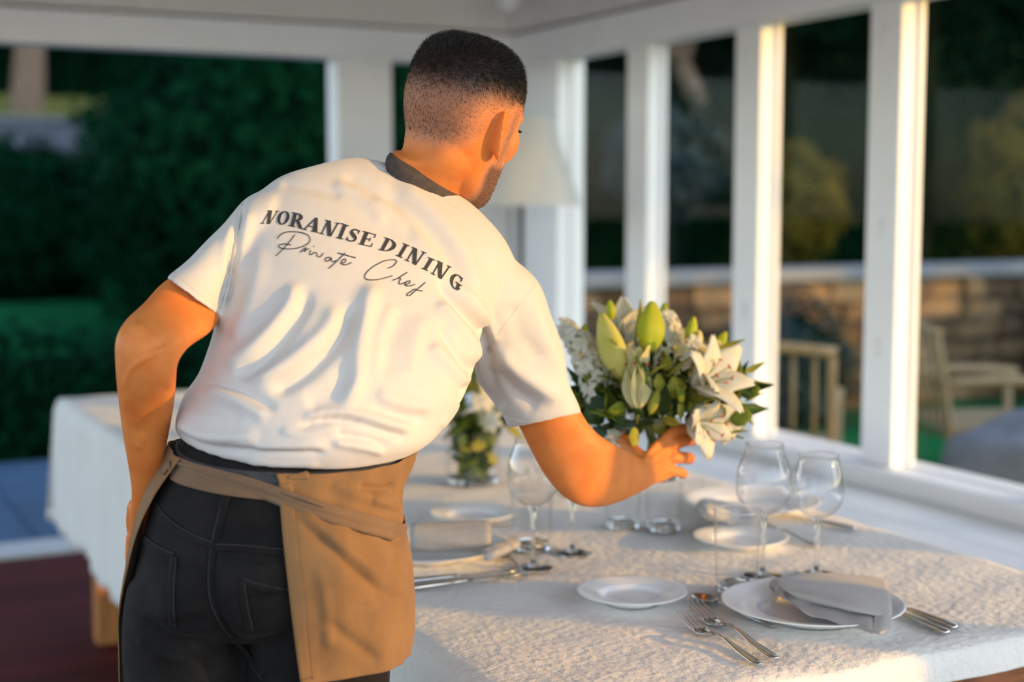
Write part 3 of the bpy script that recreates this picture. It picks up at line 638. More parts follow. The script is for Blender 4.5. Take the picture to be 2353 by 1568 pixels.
LARM = [ring2((585, 520), (575, 630), 2.06, 0.03), ring2((480, 590), (522, 690), 2.00, 0.038), ring2((382, 646), (503, 738), 1.955, 0.043), ring2((333, 697), (476, 768), 1.915, 0.042),
    ring2((290, 738), (432, 798), 1.885, 0.040), ring2((268, 782), (408, 832), 1.875, 0.041), ring2((268, 840), (403, 868), 1.885, 0.042), ring2((273, 905), (400, 915), 1.91, 0.039),
    ring2((281, 975), (391, 972), 1.945, 0.034), ring2((291, 1040), (380, 1036), 1.975, 0.029), ring2((301, 1105), (382, 1104), 2.005, 0.024), ring2((303, 1140), (384, 1144), 2.02, 0.021), ring2((299, 1175), (392, 1185), 2.035, 0.019),
    ring2((296, 1215), (394, 1228), 2.05, 0.0165), ring2((297, 1250), (388, 1262), 2.06, 0.0145)]
larm = loft(dense(LARM, 3))
def finger(pts, rad): return tube([P(*q) for q in pts], rad, 12, len(pts)*4, True)
lhand = [finger([(305, 1235, 2.055), (303, 1285, 2.07), (309, 1325, 2.09), (322, 1352, 2.115)], [.0098, .0095, .0088, .0075]), finger([(330, 1250, 2.06), (329, 1302, 2.075), (335, 1345, 2.095), (346, 1372, 2.12)], [.010, .0095, .009, .0078]),
    finger([(355, 1255, 2.06), (355, 1304, 2.075), (360, 1345, 2.095), (368, 1370, 2.12)], [.010, .0095, .0088, .0076]), finger([(378, 1248, 2.06), (379, 1290, 2.075), (382, 1325, 2.095), (388, 1346, 2.115)], [.0092, .0085, .008, .007]),
    finger([(312, 1165, 2.045), (308, 1205, 2.075), (315, 1245, 2.105), (330, 1275, 2.125)], [.0125, .0115, .0105, .009])]
RARM = [ring2((1090, 770), (1200, 715), 2.25, 0.04), ring2((1135, 870), (1275, 825), 2.28, 0.044), ring2((1195, 985), (1338, 952), 2.315, 0.047), ring2((1219, 1034), (1366, 990), 2.33, 0.045), ring2((1247, 1085), (1388, 1008), 2.338, 0.043),
    ring2((1284, 1132), (1402, 1016), 2.345, 0.040), ring2((1328, 1161), (1416, 1022), 2.36, 0.037, 0.040), ring2((1375, 1166), (1428, 1028), 2.39, 0.036, 0.042), ring2((1418, 1156), (1442, 1036), 2.43, 0.035, 0.037), ring2((1456, 1140), (1460, 1046), 2.47, 0.030, 0.031),
    ring2((1486, 1124), (1474, 1054), 2.505, 0.024, 0.025), ring2((1503, 1114), (1484, 1040), 2.53, 0.021, 0.021), ring2((1522, 1108), (1500, 1018), 2.555, 0.018, 0.018), ring2((1540, 1100), (1524, 1000), 2.575, 0.016, 0.015), ring2((1551, 1092), (1542, 998), 2.588, 0.013, 0.013)]
rarm = loft(dense(RARM, 3))
rhand = [finger([(1530, 1008, 2.578), (1552, 990, 2.60), (1578, 985, 2.632), (1586, 990, 2.672), (1568, 995, 2.712)], [.0105, .0105, .0102, .0094, .0082]),
    finger([(1545, 1022, 2.578), (1572, 1014, 2.606), (1587, 1013, 2.645), (1581, 1015, 2.69), (1556, 1018, 2.722)], [.0112, .0108, .0102, .0095, .0082]),
    finger([(1548, 1052, 2.576), (1574, 1052, 2.60), (1586, 1054, 2.64), (1578, 1056, 2.685), (1553, 1056, 2.716)], [.0108, .0105, .0098, .0092, .008]),
    finger([(1540, 1082, 2.572), (1562, 1086, 2.595), (1571, 1089, 2.63), (1562, 1090, 2.668), (1542, 1088, 2.695)], [.0098, .0095, .0088, .0082, .0074]),
    finger([(1484, 1068, 2.528), (1458, 1040, 2.55), (1432, 1012, 2.59), (1414, 988, 2.628), (1416, 972, 2.66)], [.016, .0135, .0115, .0108, .0085])]
# legs below the trousers, down to the feet
def leg_tube(x0, x1, d): 
    hip = P((x0+x1)/2, 1440, 2.0); ft = np.array([hip[0], hip[1], 0.05]) + d
    return [hip+(0, 0, 0.05), hip*0.5+ft*0.5+np.array([0, 0, 0.03]), ft]
LL, RL = leg_tube(285, 590, np.array([-0.03, 0.0, 0])), leg_tube(575, 905, np.array([0.03, 0.05, 0]))
legs = [tube(q, [0.062, 0.047, 0.035], 16, 20) for q in (LL, RL)]
pelvis = loft(dense([shrink(ring4((400, 1000, 2.0), (930, 1035, 2.02), (680, 1092, 1.88), (690, 1000, 2.13)), .03), shrink(ring4((318, 1210, 2.0), (890, 1215, 2.01), (600, 1280, 1.84), (620, 1170, 2.15)), .045), shrink(ring4((300, 1400, 2.0), (905, 1400, 2.01), (600, 1450, 1.88), (600, 1360, 2.13)), .06)], 3))
feet = [tube([q[2]+np.array([-_f0[0]*0.03, -_f0[1]*0.03, 0]), q[2]+_f0*0.06-np.array([0, 0, .005]), q[2]+_f0*0.15-np.array([0, 0, .015])], [.032, .034, .024], 12, 10, True) for q in (LL, RL)]

bv, bf = voxel([skull, neck, ear(1), ear(-1), core, larm, rarm, pelvis] + face + lhand + rhand + legs + feet, 0.0024)
hl = head_inv(bv); in_head = (hl[:, 2] > -.13) & (np.linalg.norm(hl, axis=1) < .17)
px = to_px(bv)
soft = np.where(in_head, 0.55, 1.0)
bv = smooth_mesh(bv, bf, 5, 0.5, soft)
bn = vnormals(bv, bf)
# sculpted detail: tendons and veins on hand and forearms, elbow, eye sockets
def carve(v, n, path, w, h, lo=-0.25, q=None, ends=0.15):
    """raise (h>0) or press (h<0) a soft stroke into the side that faces the viewer"""
    q = to_px(v) if q is None else q
    view = v-CAM; view /= np.linalg.norm(view, axis=1)[:, None]; m = -(n*view).sum(1) > lo
    lo_, hi_ = np.min(path, 0)-3*w, np.max(path, 0)+3*w
    m &= (q[:, 0] > lo_[0]) & (q[:, 0] < hi_[0]) & (q[:, 1] > lo_[1]) & (q[:, 1] < hi_[1])
    i = np.where(m)[0]
    if not len(i): return v
    p = spline(path, 24) if len(path) > 2 else np.asarray(path, float)
    d, s = seg_dist(q[i, :2], p); e = np.clip(np.minimum(s, 1-s)/max(ends, 1e-3), 0, 1); e = e*e*(3-2*e)
    v[i] += n[i]*(h*np.exp(-(d/w)**2)*e)[:, None]; return v
arm_m = to_px(bv)[:, 2]
for path, w, h in [([(1490, 1060), (1520, 1040), (1548, 1022)], 5, .0016), ([(1495, 1075), (1525, 1062), (1552, 1052)], 5, .0016), ([(1500, 1092), (1525, 1084), (1545, 1078)], 5, .0014), ([(1484, 1046), (1510, 1022), (1534, 1008)], 5, .0016),
        ([(1500, 1066), (1540, 1042)], 4, -.0012), ([(1505, 1083), (1542, 1066)], 4, -.0012), ([(400, 790), (350, 815), (300, 850), (285, 900)], 7, .0022), ([(285, 900), (300, 1000), (330, 1040)], 7, .0015), ([(300, 745), (330, 760), (345, 790)], 14, .003), ([(330, 800), (380, 790)], 12, -.002),
        ([(390, 880), (350, 950), (320, 1010)], 16, -.003)]:
    bv = carve(bv, bn, path, w, h)
hl = head_inv(bv)
for s in (-1, 1):      # eye sockets and temples
    d = np.linalg.norm((hl-np.array([s*.033, .095, .012]))/np.array([.02, .03, .012]), axis=1); bv -= (bn*(.007*np.exp(-d*d))[:, None])
d = np.linalg.norm((hl-np.array([.066, -.012, .002]))/np.array([.03, .008, .018]), axis=1)
person = thing('person', 'man in white printed t-shirt and brown waist apron leaning over the table with flowers', 'person', (HO[0]*0+P(600, 1400, 2.0)[0], P(600, 1400, 2.0)[1], 0))
body = wobj('body', bv, bf, MAT['skin'], person, recalc=False)
# hair density on the skin: dark crown fading out above ear and nape; short beard along the jaw
x, y, z = hl.T; sm = lambda a, b, t: np.clip((t-a)/(b-a), 0, 1)**2*(3-2*np.clip((t-a)/(b-a), 0, 1))
low_line = np.interp(y, [-.12, -.08, -.04, -.0, .02, .05, .075, .1], [-.058, -.055, -.04, .012, .028, .03, .052, .075])
lowd = .26+.34*sm(-.035, -.075, y); dens = sm(0, .035, z-low_line)*lowd + (1-lowd)*sm(.022, .08, z+np.where(y < 0, .0, .25)*y*0.0 + 0.10*np.clip(-y-.04, 0, .1))
dens *= sm(.095, .07, y-.25*np.clip(z-.08, 0, 1))
beard = 0.85*sm(-.028, -.05, z)*sm(.0, .022, y-.35*np.clip(-z-.06, 0, 1))*sm(-.125, -.11, z)
beard = np.maximum(beard, 0.62*np.exp(-((y-.032)/.017)**2)*sm(.06, .03, z)*sm(-.075, -.03, z))
brow = .75*np.exp(-(((np.abs(x)-.033)/.02)**4 + ((z-.032)/.005)**2))*(y > .07)
ear_v = (np.abs(x) > .0715) & (((y+.012)/.034)**2 + ((z-.002)/.044)**2 < 1) & ((np.abs(x) > .0765) | (((y+.004)/.022)**2 + ((z+.002)/.034)**2 < 1))
hair_a = np.where((np.linalg.norm(hl, axis=1) < .17) & (z > -.125) & ~ear_v, np.maximum(np.maximum(dens, beard), brow), 0)
at = body.data.attributes.new('hair', 'FLOAT', 'POINT'); at.data.foreach_set('value', hair_a.astype(np.float32))
# eyes
for s in (-1, 1):
    v, f = ball((s*.032, .0715, .012), (.0105, .0105, .0105)); e = wobj('eye', v, f, MAT['porcelain'], person)
    v, f = ball((s*.0325, .0785, .0115), (.0052, .0045, .0052)); wobj('iris', v, f, MAT['hair_dark'], e)
    v, f = ball((s*.034, .0815, .0165), (.0135, .0045, .0026)); wobj('eyelashes', v, f, MAT['hair_dark'], e)
# hair strands: combed forward on top, short on the sides
hd_ = np.maximum(dens, beard*.42*(y > .01)); cand = np.where((np.linalg.norm(hl, axis=1) < .17) & (z > -.12) & ~ear_v & (hd_ > .05))[0]
pr = np.clip(hd_[cand], .05, 1); w_ = pr**1.1; w_ /= w_.sum(); pick = RNG.choice(cand, 34000, p=w_)
bn = vnormals(bv, bf); HV, HFc = [], []
nloc = bn[pick]@HB.T; dp = hd_[pick]
comb = np.stack([RNG.normal(0, .45, len(pick)), .75+RNG.normal(0, .4, len(pick)), -.75+1.0*sm(.05, .115, hl[pick, 2])], 1)
comb -= nloc*(comb*nloc).sum(1)[:, None]; comb /= np.linalg.norm(comb, axis=1)[:, None]+1e-9
ln = .0016 + .0035*np.clip(dp-.15, 0, 1) + sm(.5, 1.0, dp)*sm(.03, .115, hl[pick, 2])*RNG.uniform(.004, .013, len(pick))
up_w = (.34+.30*sm(.06, .11, hl[pick, 2]))[:, None]; dirw = (nloc*up_w + comb*(1-up_w)); dirw /= np.linalg.norm(dirw, axis=1)[:, None]
d1 = (dirw@HB); d2 = ((dirw*0.55 + comb*0.45 - np.array([0, 0, .12]))@HB)
root = bv[pick] + RNG.normal(0, .0008, (len(pick), 3)) - bn[pick]*.0006
side = np.cross(d1, RNG.normal(size=(len(pick), 3))); side /= np.linalg.norm(side, axis=1)[:, None]; wd = .00022
mid = root + d1*ln[:, None]*.55; tip = mid + d2*ln[:, None]*.45
HV = np.stack([root-side*wd, root+side*wd, mid+side*wd*.8, mid-side*wd*.8, tip], 1).reshape(-1, 3)
HFc = [q for k in range(len(pick)) for q in ((5*k, 5*k+1, 5*k+2, 5*k+3), (5*k+3, 5*k+2, 5*k+4))]
hr = wobj('hair', HV, HFc, MAT['hair_dark'], person, recalc=False); hr['kind'] = 'stuff'; hr['label'] = 'short dark cropped hair'

# --- shirt: body and sleeves grown into one skin, then folds pressed in
def hollow(rings, t, depth):
    """closed tube whose last end is open: the skin turns in at the hem"""
    ins = [shrink(r, t) for r in rings[-1:-1-depth:-1]]; return loft(list(rings)+ins)
TD = dense(TORSO, 3)[::-1]
LS = dense([ring2((640, 430), (590, 600), 2.075, 0.085), ring2((575, 448), (560, 645), 2.06, 0.08), ring2((520, 505), (535, 690), 2.035, 0.072), ring2((452, 580), (518, 716), 1.995, 0.062), ring2((410, 618), (511, 724), 1.97, 0.056), ring2((381, 641), (503, 729), 1.95, 0.0525)], 3)
RS = dense([ring2((1040, 740), (1175, 590), 2.20, 0.09), ring2((1075, 800), (1238, 650), 2.22, 0.088), ring2((1088, 850), (1272, 735), 2.245, 0.082), ring2((1102, 885), (1298, 820), 2.27, 0.076), ring2((1128, 918), (1308, 880), 2.285, 0.07), ring2((1155, 956), (1325, 918), 2.30, 0.066), ring2((1166, 988), (1339, 953), 2.312, 0.064)], 3)
sv, sf = voxel([hollow(TD, .010, 4), hollow(LS, .007, 3), hollow(RS, .008, 3)], 0.0034)
sv = smooth_mesh(sv, sf, 14, 0.5); sn = vnormals(sv, sf)
folds = [  # path, width, height
    ([(690, 655), (700, 695), (668, 750), (600, 835), (535, 868)], 16, -.0075), ([(665, 640), (672, 690), (640, 740), (570, 812), (510, 850)], 20, .0065),
    ([(812, 690), (795, 760), (745, 818), (690, 866), (615, 905)], 17, -.0085), ([(770, 690), (755, 750), (705, 800), (640, 850), (570, 885)], 20, .006),
    ([(862, 640), (835, 730), (825, 800), (812, 890), (775, 942)], 22, .009), ([(805, 840), (770, 905), (700, 930)], 24, -.004),
    ([(935, 700), (900, 790), (890, 870)], 20, -.003), ([(980, 720), (950, 800), (945, 870)], 16, .003), ([(905, 690), (870, 780), (860, 880)], 14, .003),
    ([(1000, 640), (1045, 690), (1085, 732), (1112, 768), (1120, 800), (1104, 850)], 11, -.010), ([(1000, 690), (1045, 740), (1085, 790), (1095, 840)], 14, .007),
    ([(1010, 750), (1055, 818), (1092, 864)], 10, -.007), ([(985, 790), (1040, 850), (1080, 885)], 14, .006), ([(1040, 640), (1085, 690), (1125, 750), (1132, 800)], 14, .006),
    ([(1128, 800), (1124, 850), (1135, 900), (1160, 945)], 14, -.007), ([(1145, 800), (1185, 850), (1240, 890), (1290, 925)], 18, .006), ([(1140, 850), (1180, 900), (1240, 940)], 18, -.005), ([(1180, 690), (1200, 770), (1250, 840)], 22, -.004), ([(1225, 690), (1250, 770), (1290, 850)], 16, .003),
    ([(870, 425), (960, 500), (1030, 590), (1075, 690)], 16, -.005), ([(850, 445), (940, 525), (1010, 620)], 18, .004), ([(905, 415), (1000, 490), (1070, 590), (1110, 690)], 18, .005), ([(780, 400), (840, 425), (900, 470), (960, 560)], 14, -.0035), ([(760, 420), (830, 455), (890, 520)], 14, .003),
    ([(640, 422), (700, 430), (790, 450)], 12, -.003), ([(560, 468), (545, 520), (538, 580), (526, 650), (510, 712)], 7, -.008), ([(575, 480), (560, 560), (548, 640)], 12, .004), ([(530, 520), (515, 580), (508, 640)], 10, .003),
    ([(600, 560), (590, 640), (560, 720), (530, 790)], 20, .003), ([(560, 640), (540, 720), (510, 790)], 16, -.003),
    ([(455, 868), (500, 885), (560, 902), (640, 945)], 10, -.006), ([(470, 890), (540, 920), (620, 965)], 13, .006), ([(420, 915), (470, 935), (560, 960)], 14, -.004),
    ([(404, 965), (450, 995), (520, 1005), (600, 1000)], 14, .008), ([(406, 985), (455, 1020), (520, 1035), (600, 1030)], 10, -.005),
    ([(680, 985), (735, 966), (805, 969), (890, 994), (945, 1008)], 8, -.007), ([(690, 970), (740, 950), (810, 952), (900, 976), (960, 990)], 13, .006), ([(640, 985), (700, 1000), (780, 985)], 12, .004),
    ([(770, 1000), (845, 1010), (895, 1030)], 7, -.006), ([(760, 1015), (840, 1028), (890, 1042)], 10, .005), ([(530, 1040), (635, 1042), (755, 1040)], 7, -.005), ([(530, 1025), (640, 1025), (760, 1024)], 11, .005), ([(560, 1062), (650, 1068), (740, 1066)], 8, .003),
    ([(860, 900), (930, 930), (1000, 935)], 16, .004), ([(850, 930), (920, 955), (985, 960)], 12, -.004), ([(1050, 915), (1040, 950), (1010, 985)], 10, .003),
    ([(1062, 888), (1072, 905), (1056, 928)], 8, -.010), ([(850, 384), (900, 394), (955, 412), (1012, 444), (1050, 472), (1080, 500)], 3, -.0022)]
q_ = to_px(sv)
for path, w, h in folds[:6]: sv = carve(sv, sn, path, w, h*.2, 0.0, q_)
for path, w, h in folds: sv = carve(sv, sn, path, w, h*1.25, 0.0, q_)
# fine unevenness of the cloth
sv += sn*(0.0011*np.sin(sv[:, 0]*47+sv[:, 2]*31)*np.sin(sv[:, 2]*53-sv[:, 1]*29))[:, None]
sv = smooth_mesh(sv, sf, 3, 0.4)
shirt = wobj('t_shirt', sv, sf, MAT['shirt_cotton'], person, recalc=False); shirt['label'] = 'white cotton t-shirt with dark lettering across the back'
BV_SHIRT = BVHTree.FromPolygons([tuple(p) for p in sv], sf)
BV_BODY = BVHTree.FromPolygons([tuple(p) for p in bv], bf)

def cast(x, y, trees):
    d = Vector(ray(x, y)).normalized(); best = None
    for t in trees:
        h = t.ray_cast(Vector(CAM), d)
        if h[0] is not None and (best is None or h[3] < best[3]): best = h
    if best is None: return None, None
    n = best[1]; n = -n if n.dot(d) > 0 else n
    return np.array(best[0]), np.array(n)
def on_surface(pts, trees, off=0.0008):
    """print or stitching laid on cloth: each outline point dropped onto the surface"""
    out, last = [], None
    for x, y in pts:
        p, n = cast(x, y, trees)
        if p is None: p, n = last
        last = (p, n); out.append(p+n*off)
    return np.array(out)
def ribbon(path, w, trees, off=0.002, th=0.002, samples=40, w2=None):
    """strip of cloth of real width along a path over the surface"""
    q = spline(path, samples); c, N, last = [], [], None
    for x, y in q:
        p, n = cast(x, y, trees)
        if p is None:
            if last is None: continue
            p, n = last
        last = (p, n); c.append(p); N.append(n)
    c, N = np.array(c), np.array(N)
    for _ in range(3): c[1:-1] = .25*c[:-2]+.5*c[1:-1]+.25*c[2:]; N[1:-1] = .25*N[:-2]+.5*N[1:-1]+.25*N[2:]
    N /= np.linalg.norm(N, axis=1)[:, None]; t = np.gradient(c, axis=0); t /= np.linalg.norm(t, axis=1)[:, None]+1e-12
    b = np.cross(N, t); wd = np.interp(np.linspace(0, 1, len(c)), np.linspace(0, 1, np.size(w)), np.ravel(w))/2
    ks = np.linspace(-1, 1, 5); V = np.concatenate([c+N*(off-abs(k)**3*th*0.3)+b*(wd*k)[:, None] for k in ks]); m = len(c)
    Fc = [(i*m+j, i*m+j+1, (i+1)*m+j+1, (i+1)*m+j) for i in range(4) for j in range(m-1)]
    return thicken(V, Fc, th)

# --- lettering on the back
def strokes(path, w):
    """polygon strip of varying width along a path, in letter units"""
    p = spline(path, 30); t = np.gradient(p, axis=0); t /= np.linalg.norm(t, axis=1)[:, None]; n = np.stack([-t[:, 1], t[:, 0]], 1)
    wd = np.interp(np.linspace(0, 1, 30), np.linspace(0, 1, len(w)), w)[:, None]/2; a, b = p+n*wd, p-n*wd
    return [[a[i], a[i+1], b[i+1], b[i]] for i in range(29)]
def rect(x0, y0, x1, y1): return [[(x0, y0), (x1, y0), (x1, y1), (x0, y1)]]
def arc(c, ro, ri, a0, a1, k=26):
    t = np.radians(np.linspace(a0, a1, k)); o = [(c[0]+ro[0]*math.cos(a), c[1]+ro[1]*math.sin(a)) for a in t]; i = [(c[0]+ri[0]*math.cos(a), c[1]+ri[1]*math.sin(a)) for a in t]
    return [[o[j], o[j+1], i[j+1], i[j]] for j in range(k-1)]
GL = {
 'I': rect(.27, 0, .73, 1)+rect(0, 0, 1, .065)+rect(0, .935, 1, 1),
 'N': rect(.13, .03, .215, .97)+[[(.06, 1), (.36, 1), (.90, .0), (.62, .0)]]+rect(.80, 0, .89, 1)+rect(0, .94, .33, 1)+rect(.0, 0, .36, .06)+rect(.68, .94, 1, 1),
 'O': arc((.5, .5), (.5, .51), (.235, .44), 0, 360, 40),
 'R': rect(.14, 0, .38, 1)+rect(0, 0, .5, .06)+rect(0, .94, .4, 1)+arc((.38, .735), (.47, .265), (.2, .2), -90, 90)+[[(.40, .5), (.66, .52), (1.02, 0), (.74, 0)]],
 'A': [[(.48, 1), (.56, .96), (.20, .0), (.115, .0)]]+[[(.44, 1), (.64, 1), (.96, 0), (.66, 0)]]+rect(.24, .29, .74, .36)+rect(0, 0, .33, .06)+rect(.58, 0, 1.04, .06),
 'S': strokes([(.80, .74), (.70, .92), (.5, .965), (.28, .90), (.22, .74), (.36, .60), (.60, .46), (.79, .30), (.74, .12), (.50, .035), (.26, .08), (.14, .26)], [.05, .07, .09, .14, .2, .25, .25, .2, .14, .09, .07, .05])+rect(.74, .70, .82, .99)+rect(.11, .01, .19, .30),
 'E': rect(.14, 0, .40, 1)+rect(0, .94, .93, 1)+rect(0, 0, .98, .06)+rect(.86, .72, .93, 1)+rect(.91, 0, .98, .3)+rect(.38, .48, .7, .55)+rect(.64, .36, .70, .67),
 'D': rect(.14, 0, .38, 1)+rect(0, .94, .4, 1)+rect(0, 0, .4, .06)+arc((.37, .5), (.62, .5), (.36, .435), -90, 90),
 'G': arc((.54, .5), (.54, .51), (.27, .44), 48, 330, 40)+rect(.64, .04, .88, .46)+rect(.5, .42, 1.0, .48)+rect(.80, .66, .88, .98)}
words = [('N', (215, 565), (325, 572), (245, 690), (150, 685)), ('O', (318, 573), (428, 578), (395, 697), (292, 695)), ('R', (435, 582), (560, 604), (530, 737), (402, 705)), ('A', (585, 620), (715, 645), (668, 770), (520, 736)),
    ('N', (738, 650), (870, 685), (800, 808), (680, 775)), ('I', (880, 680), (948, 705), (893, 830), (830, 815)), ('S', (962, 724), (1070, 752), (1012, 860), (905, 834)), ('E', (1075, 750), (1202, 788), (1152, 898), (1028, 870)),
    ('D', (1268, 808), (1398, 852), (1335, 950), (1210, 922)), ('I', (1435, 860), (1495, 885), (1425, 998), (1368, 973)), ('N', (1515, 893), (1648, 950), (1562, 1068), (1448, 1012)), ('I', (1660, 985), (1725, 1012), (1655, 1115), (1600, 1088)),
    ('N', (1740, 1015), (1872, 1078), (1790, 1192), (1680, 1132)), ('G', (1880, 1115), (1988, 1182), (1937, 1302), (1840, 1225))]
kx = 600/2352.0
def fine(polys, step):
    """split letter quads so that they can follow the cloth"""
    V, Fc = [], []
    for p in polys:
        p = np.array(p, float); a = max(np.linalg.norm(p[1]-p[0]), np.linalg.norm(p[2]-p[3])); b = max(np.linalg.norm(p[3]-p[0]), np.linalg.norm(p[2]-p[1]))
        na, nb = max(1, int(a/step)), max(1, int(b/step)); o = len(V)
        for i in range(na+1):
            for j in range(nb+1):
                s, t = i/na, j/nb; V.append((1-s)*((1-t)*p[0]+t*p[3]) + s*((1-t)*p[1]+t*p[2]))
        Fc += [(o+i*(nb+1)+j, o+(i+1)*(nb+1)+j, o+(i+1)*(nb+1)+j+1, o+i*(nb+1)+j+1) for i in range(na) for j in range(nb)]
    return np.array(V), Fc
for ch, tl, tr_, br, bl in words:
    tl, tr_, br, bl = [np.array((560+x*kx, 340+y*kx)) for x, y in (tl, tr_, br, bl)]
    polys = [[(1-u)*(1-v)*bl + u*(1-v)*br + u*v*tr_ + (1-u)*v*tl for u, v in poly] for poly in GL[ch]]
    v2, f2 = fine(polys, 3.5); wobj('printed_letter', on_surface(v2, [BV_SHIRT], .0011), f2, MAT['shirt_print'], shirt, recalc=False)
script = [[(462, 785), (430, 830), (370, 900), (320, 950), (290, 978)], [(302, 825), (330, 790), (380, 765), (440, 760), (510, 766), (570, 785), (598, 820), (590, 855), (550, 885), (480, 908), (400, 915), (335, 906), (315, 892), (330, 876), (380, 870), (430, 880)],
    [(508, 947), (545, 915), (560, 903), (556, 922), (546, 940), (572, 918), (592, 912)], [(606, 925), (594, 955), (604, 968), (640, 945)], [(626, 889), (636, 894)], [(640, 945), (657, 952), (664, 978), (688, 986), (712, 962), (714, 950)],
    [(790, 1000), (770, 990), (745, 996), (735, 1015), (754, 1026), (784, 1006), (792, 998), (789, 1016), (806, 1030), (836, 1018)], [(915, 950), (880, 985), (840, 1025), (792, 1068), (765, 1092)], [(845, 950), (900, 965), (960, 982), (1010, 995)],
    [(872, 1046), (915, 1032), (917, 1008), (897, 1010), (880, 1035), (894, 1055), (930, 1055), (972, 1036)],
    [(1298, 1088), (1342, 1070), (1372, 1036), (1370, 1016), (1330, 1012), (1260, 1025), (1180, 1065), (1120, 1112), (1092, 1150), (1096, 1182), (1132, 1195), (1200, 1192), (1270, 1176), (1340, 1156)],
    [(1472, 1124), (1430, 1152), (1385, 1180), (1338, 1198)], [(1345, 1196), (1395, 1178), (1412, 1184), (1402, 1204), (1396, 1222), (1415, 1232), (1452, 1214)], [(1448, 1240), (1490, 1222), (1496, 1203), (1474, 1204), (1452, 1230), (1462, 1246), (1500, 1246), (1545, 1232)],
    [(1636, 1215), (1580, 1262), (1532, 1302), (1500, 1330), (1476, 1336), (1469, 1322), (1498, 1302), (1536, 1277), (1562, 1286), (1610, 1294)]]
for s in script:
    s = [(560+x*kx, 340+y*kx) for x, y in s]; p = spline(s, max(6, len(s)*6)) if len(s) > 2 else np.array([s[0], (np.array(s[0])+s[1])/2, s[1]])
    t = np.gradient(p, axis=0); t /= np.linalg.norm(t, axis=1)[:, None]+1e-9; n = np.stack([-t[:, 1], t[:, 0]], 1)*1.05
    v2 = np.concatenate([p+n, p-n]); m = len(p); f2 = [(i, i+1, m+i+1, m+i) for i in range(m-1)]
    wobj('printed_script_stroke', on_surface(v2, [BV_SHIRT], .0012), f2, MAT['shirt_print'], shirt, recalc=False)
# neckline rib, hems and seams of the shirt
wobj('sleeve_seam', *ribbon([(556, 470), (546, 520), (538, 580), (527, 650), (512, 705)], .004, [BV_SHIRT], .0006, .0012, 30), MAT['shirt_cotton'], shirt)
wobj('sleeve_seam', *ribbon([(1228, 655), (1205, 690), (1165, 740), (1130, 795), (1112, 840)], [.001, .003, .003, .003, .001], [BV_SHIRT], .0001, .0010, 40), MAT['shirt_cotton'], shirt)
wobj('sleeve_hem', *ribbon([(396, 622), (430, 652), (470, 684), (506, 708)], .0025, [BV_SHIRT], .0004, .001, 24), MAT['shirt_cotton'], shirt)
wobj('sleeve_hem', *ribbon([(1160, 955), (1200, 970), (1260, 962), (1325, 930)], .0025, [BV_SHIRT], .0004, .001, 24), MAT['shirt_cotton'], shirt)
# dark collar standing at the neck
CR = [ring4((893, 392, 2.16), (1080, 486, 2.205), (955, 432, 2.104), (1030, 440, 2.25), n=48), ring4((893, 366, 2.157), (1076, 462, 2.203), (958, 408, 2.100), (1030, 425, 2.25), n=48), ring4((901, 352, 2.156), (1070, 448, 2.195), (962, 392, 2.103), (1032, 410, 2.242), n=48)]
CI = [shrink(r, .004) for r in CR[::-1]]
wobj('collar', *loft(dense(CR, 4)+dense(CI, 4), False, False), MAT['collar_denim'], person)

# --- jeans, belt and apron
HIP = [ring4(*q) for q in [
    ((402, 985, 2.00), (940, 1010, 2.02), (685, 1060, 1.878), (690, 975, 2.14)),
    ((388, 1045, 2.00), (952, 1032, 2.03), (662, 1118, 1.868), (690, 1030, 2.145)),
    ((352, 1112, 2.00), (918, 1110, 2.025), (630, 1185, 1.85), (650, 1080, 2.15)),
    ((324, 1190, 2.00), (912, 1180, 2.02), (605, 1255, 1.835), (625, 1150, 2.155)),
    ((304, 1300, 2.00), (930, 1280, 2.02), (592, 1350, 1.83), (610, 1250, 2.16)),
    ((288, 1390, 2.00), (936, 1380, 2.02), (590, 1440, 1.845), (605, 1340, 2.16)),
    ((281, 1460, 2.00), (934, 1460, 2.02), (592, 1515, 1.865), (605, 1420, 2.155)),
    ((279, 1572, 2.00), (927, 1508, 2.02), (598, 1588, 1.875), (605, 1500, 2.15))]]
HD = dense(HIP, 4)
hips = loft(dense([shrink(r, .009) for r in HIP[:6]] + [shrink(ring4((290, 1450, 2.0), (915, 1450, 2.015), (592, 1490, 1.88), (605, 1420, 2.13)), .02)], 3))
def trouser(x0, x1, foot, dn):
    rr = [ring2((x0+12, 1340), (x1-16, 1340), 2.0, 0.12+dn, 0.10), ring2((x0, 1420), (x1, 1420), 2.0, 0.125+dn, 0.105), ring2((x0-4, 1500), (x1-8, 1500), 2.0, 0.113, 0.105), ring2((x0-2, 1600), (x1-14, 1600), 2.0, 0.10, 0.10)]
    c = rr[-1].mean(0); t = np.arange(28)*2*math.pi/28; out = list(rr)
    for s, r in ((.35, .082), (.6, .07), (.8, .062), (.97, .058), (1.0, .06)):
        e = c*(1-s) + np.array([foot[0], foot[1], 0.03])*s; out.append(e + r*(np.cos(t)[:, None]*_r - np.sin(t)[:, None]*_f0))
    return loft(dense(out, 3))
jv, jf = voxel([hips, trouser(292, 592, LL[2], .0), trouser(572, 908, RL[2], .0)], 0.0042)
jv = smooth_mesh(jv, jf, 10, 0.5); jn = vnormals(jv, jf); q_ = to_px(jv)
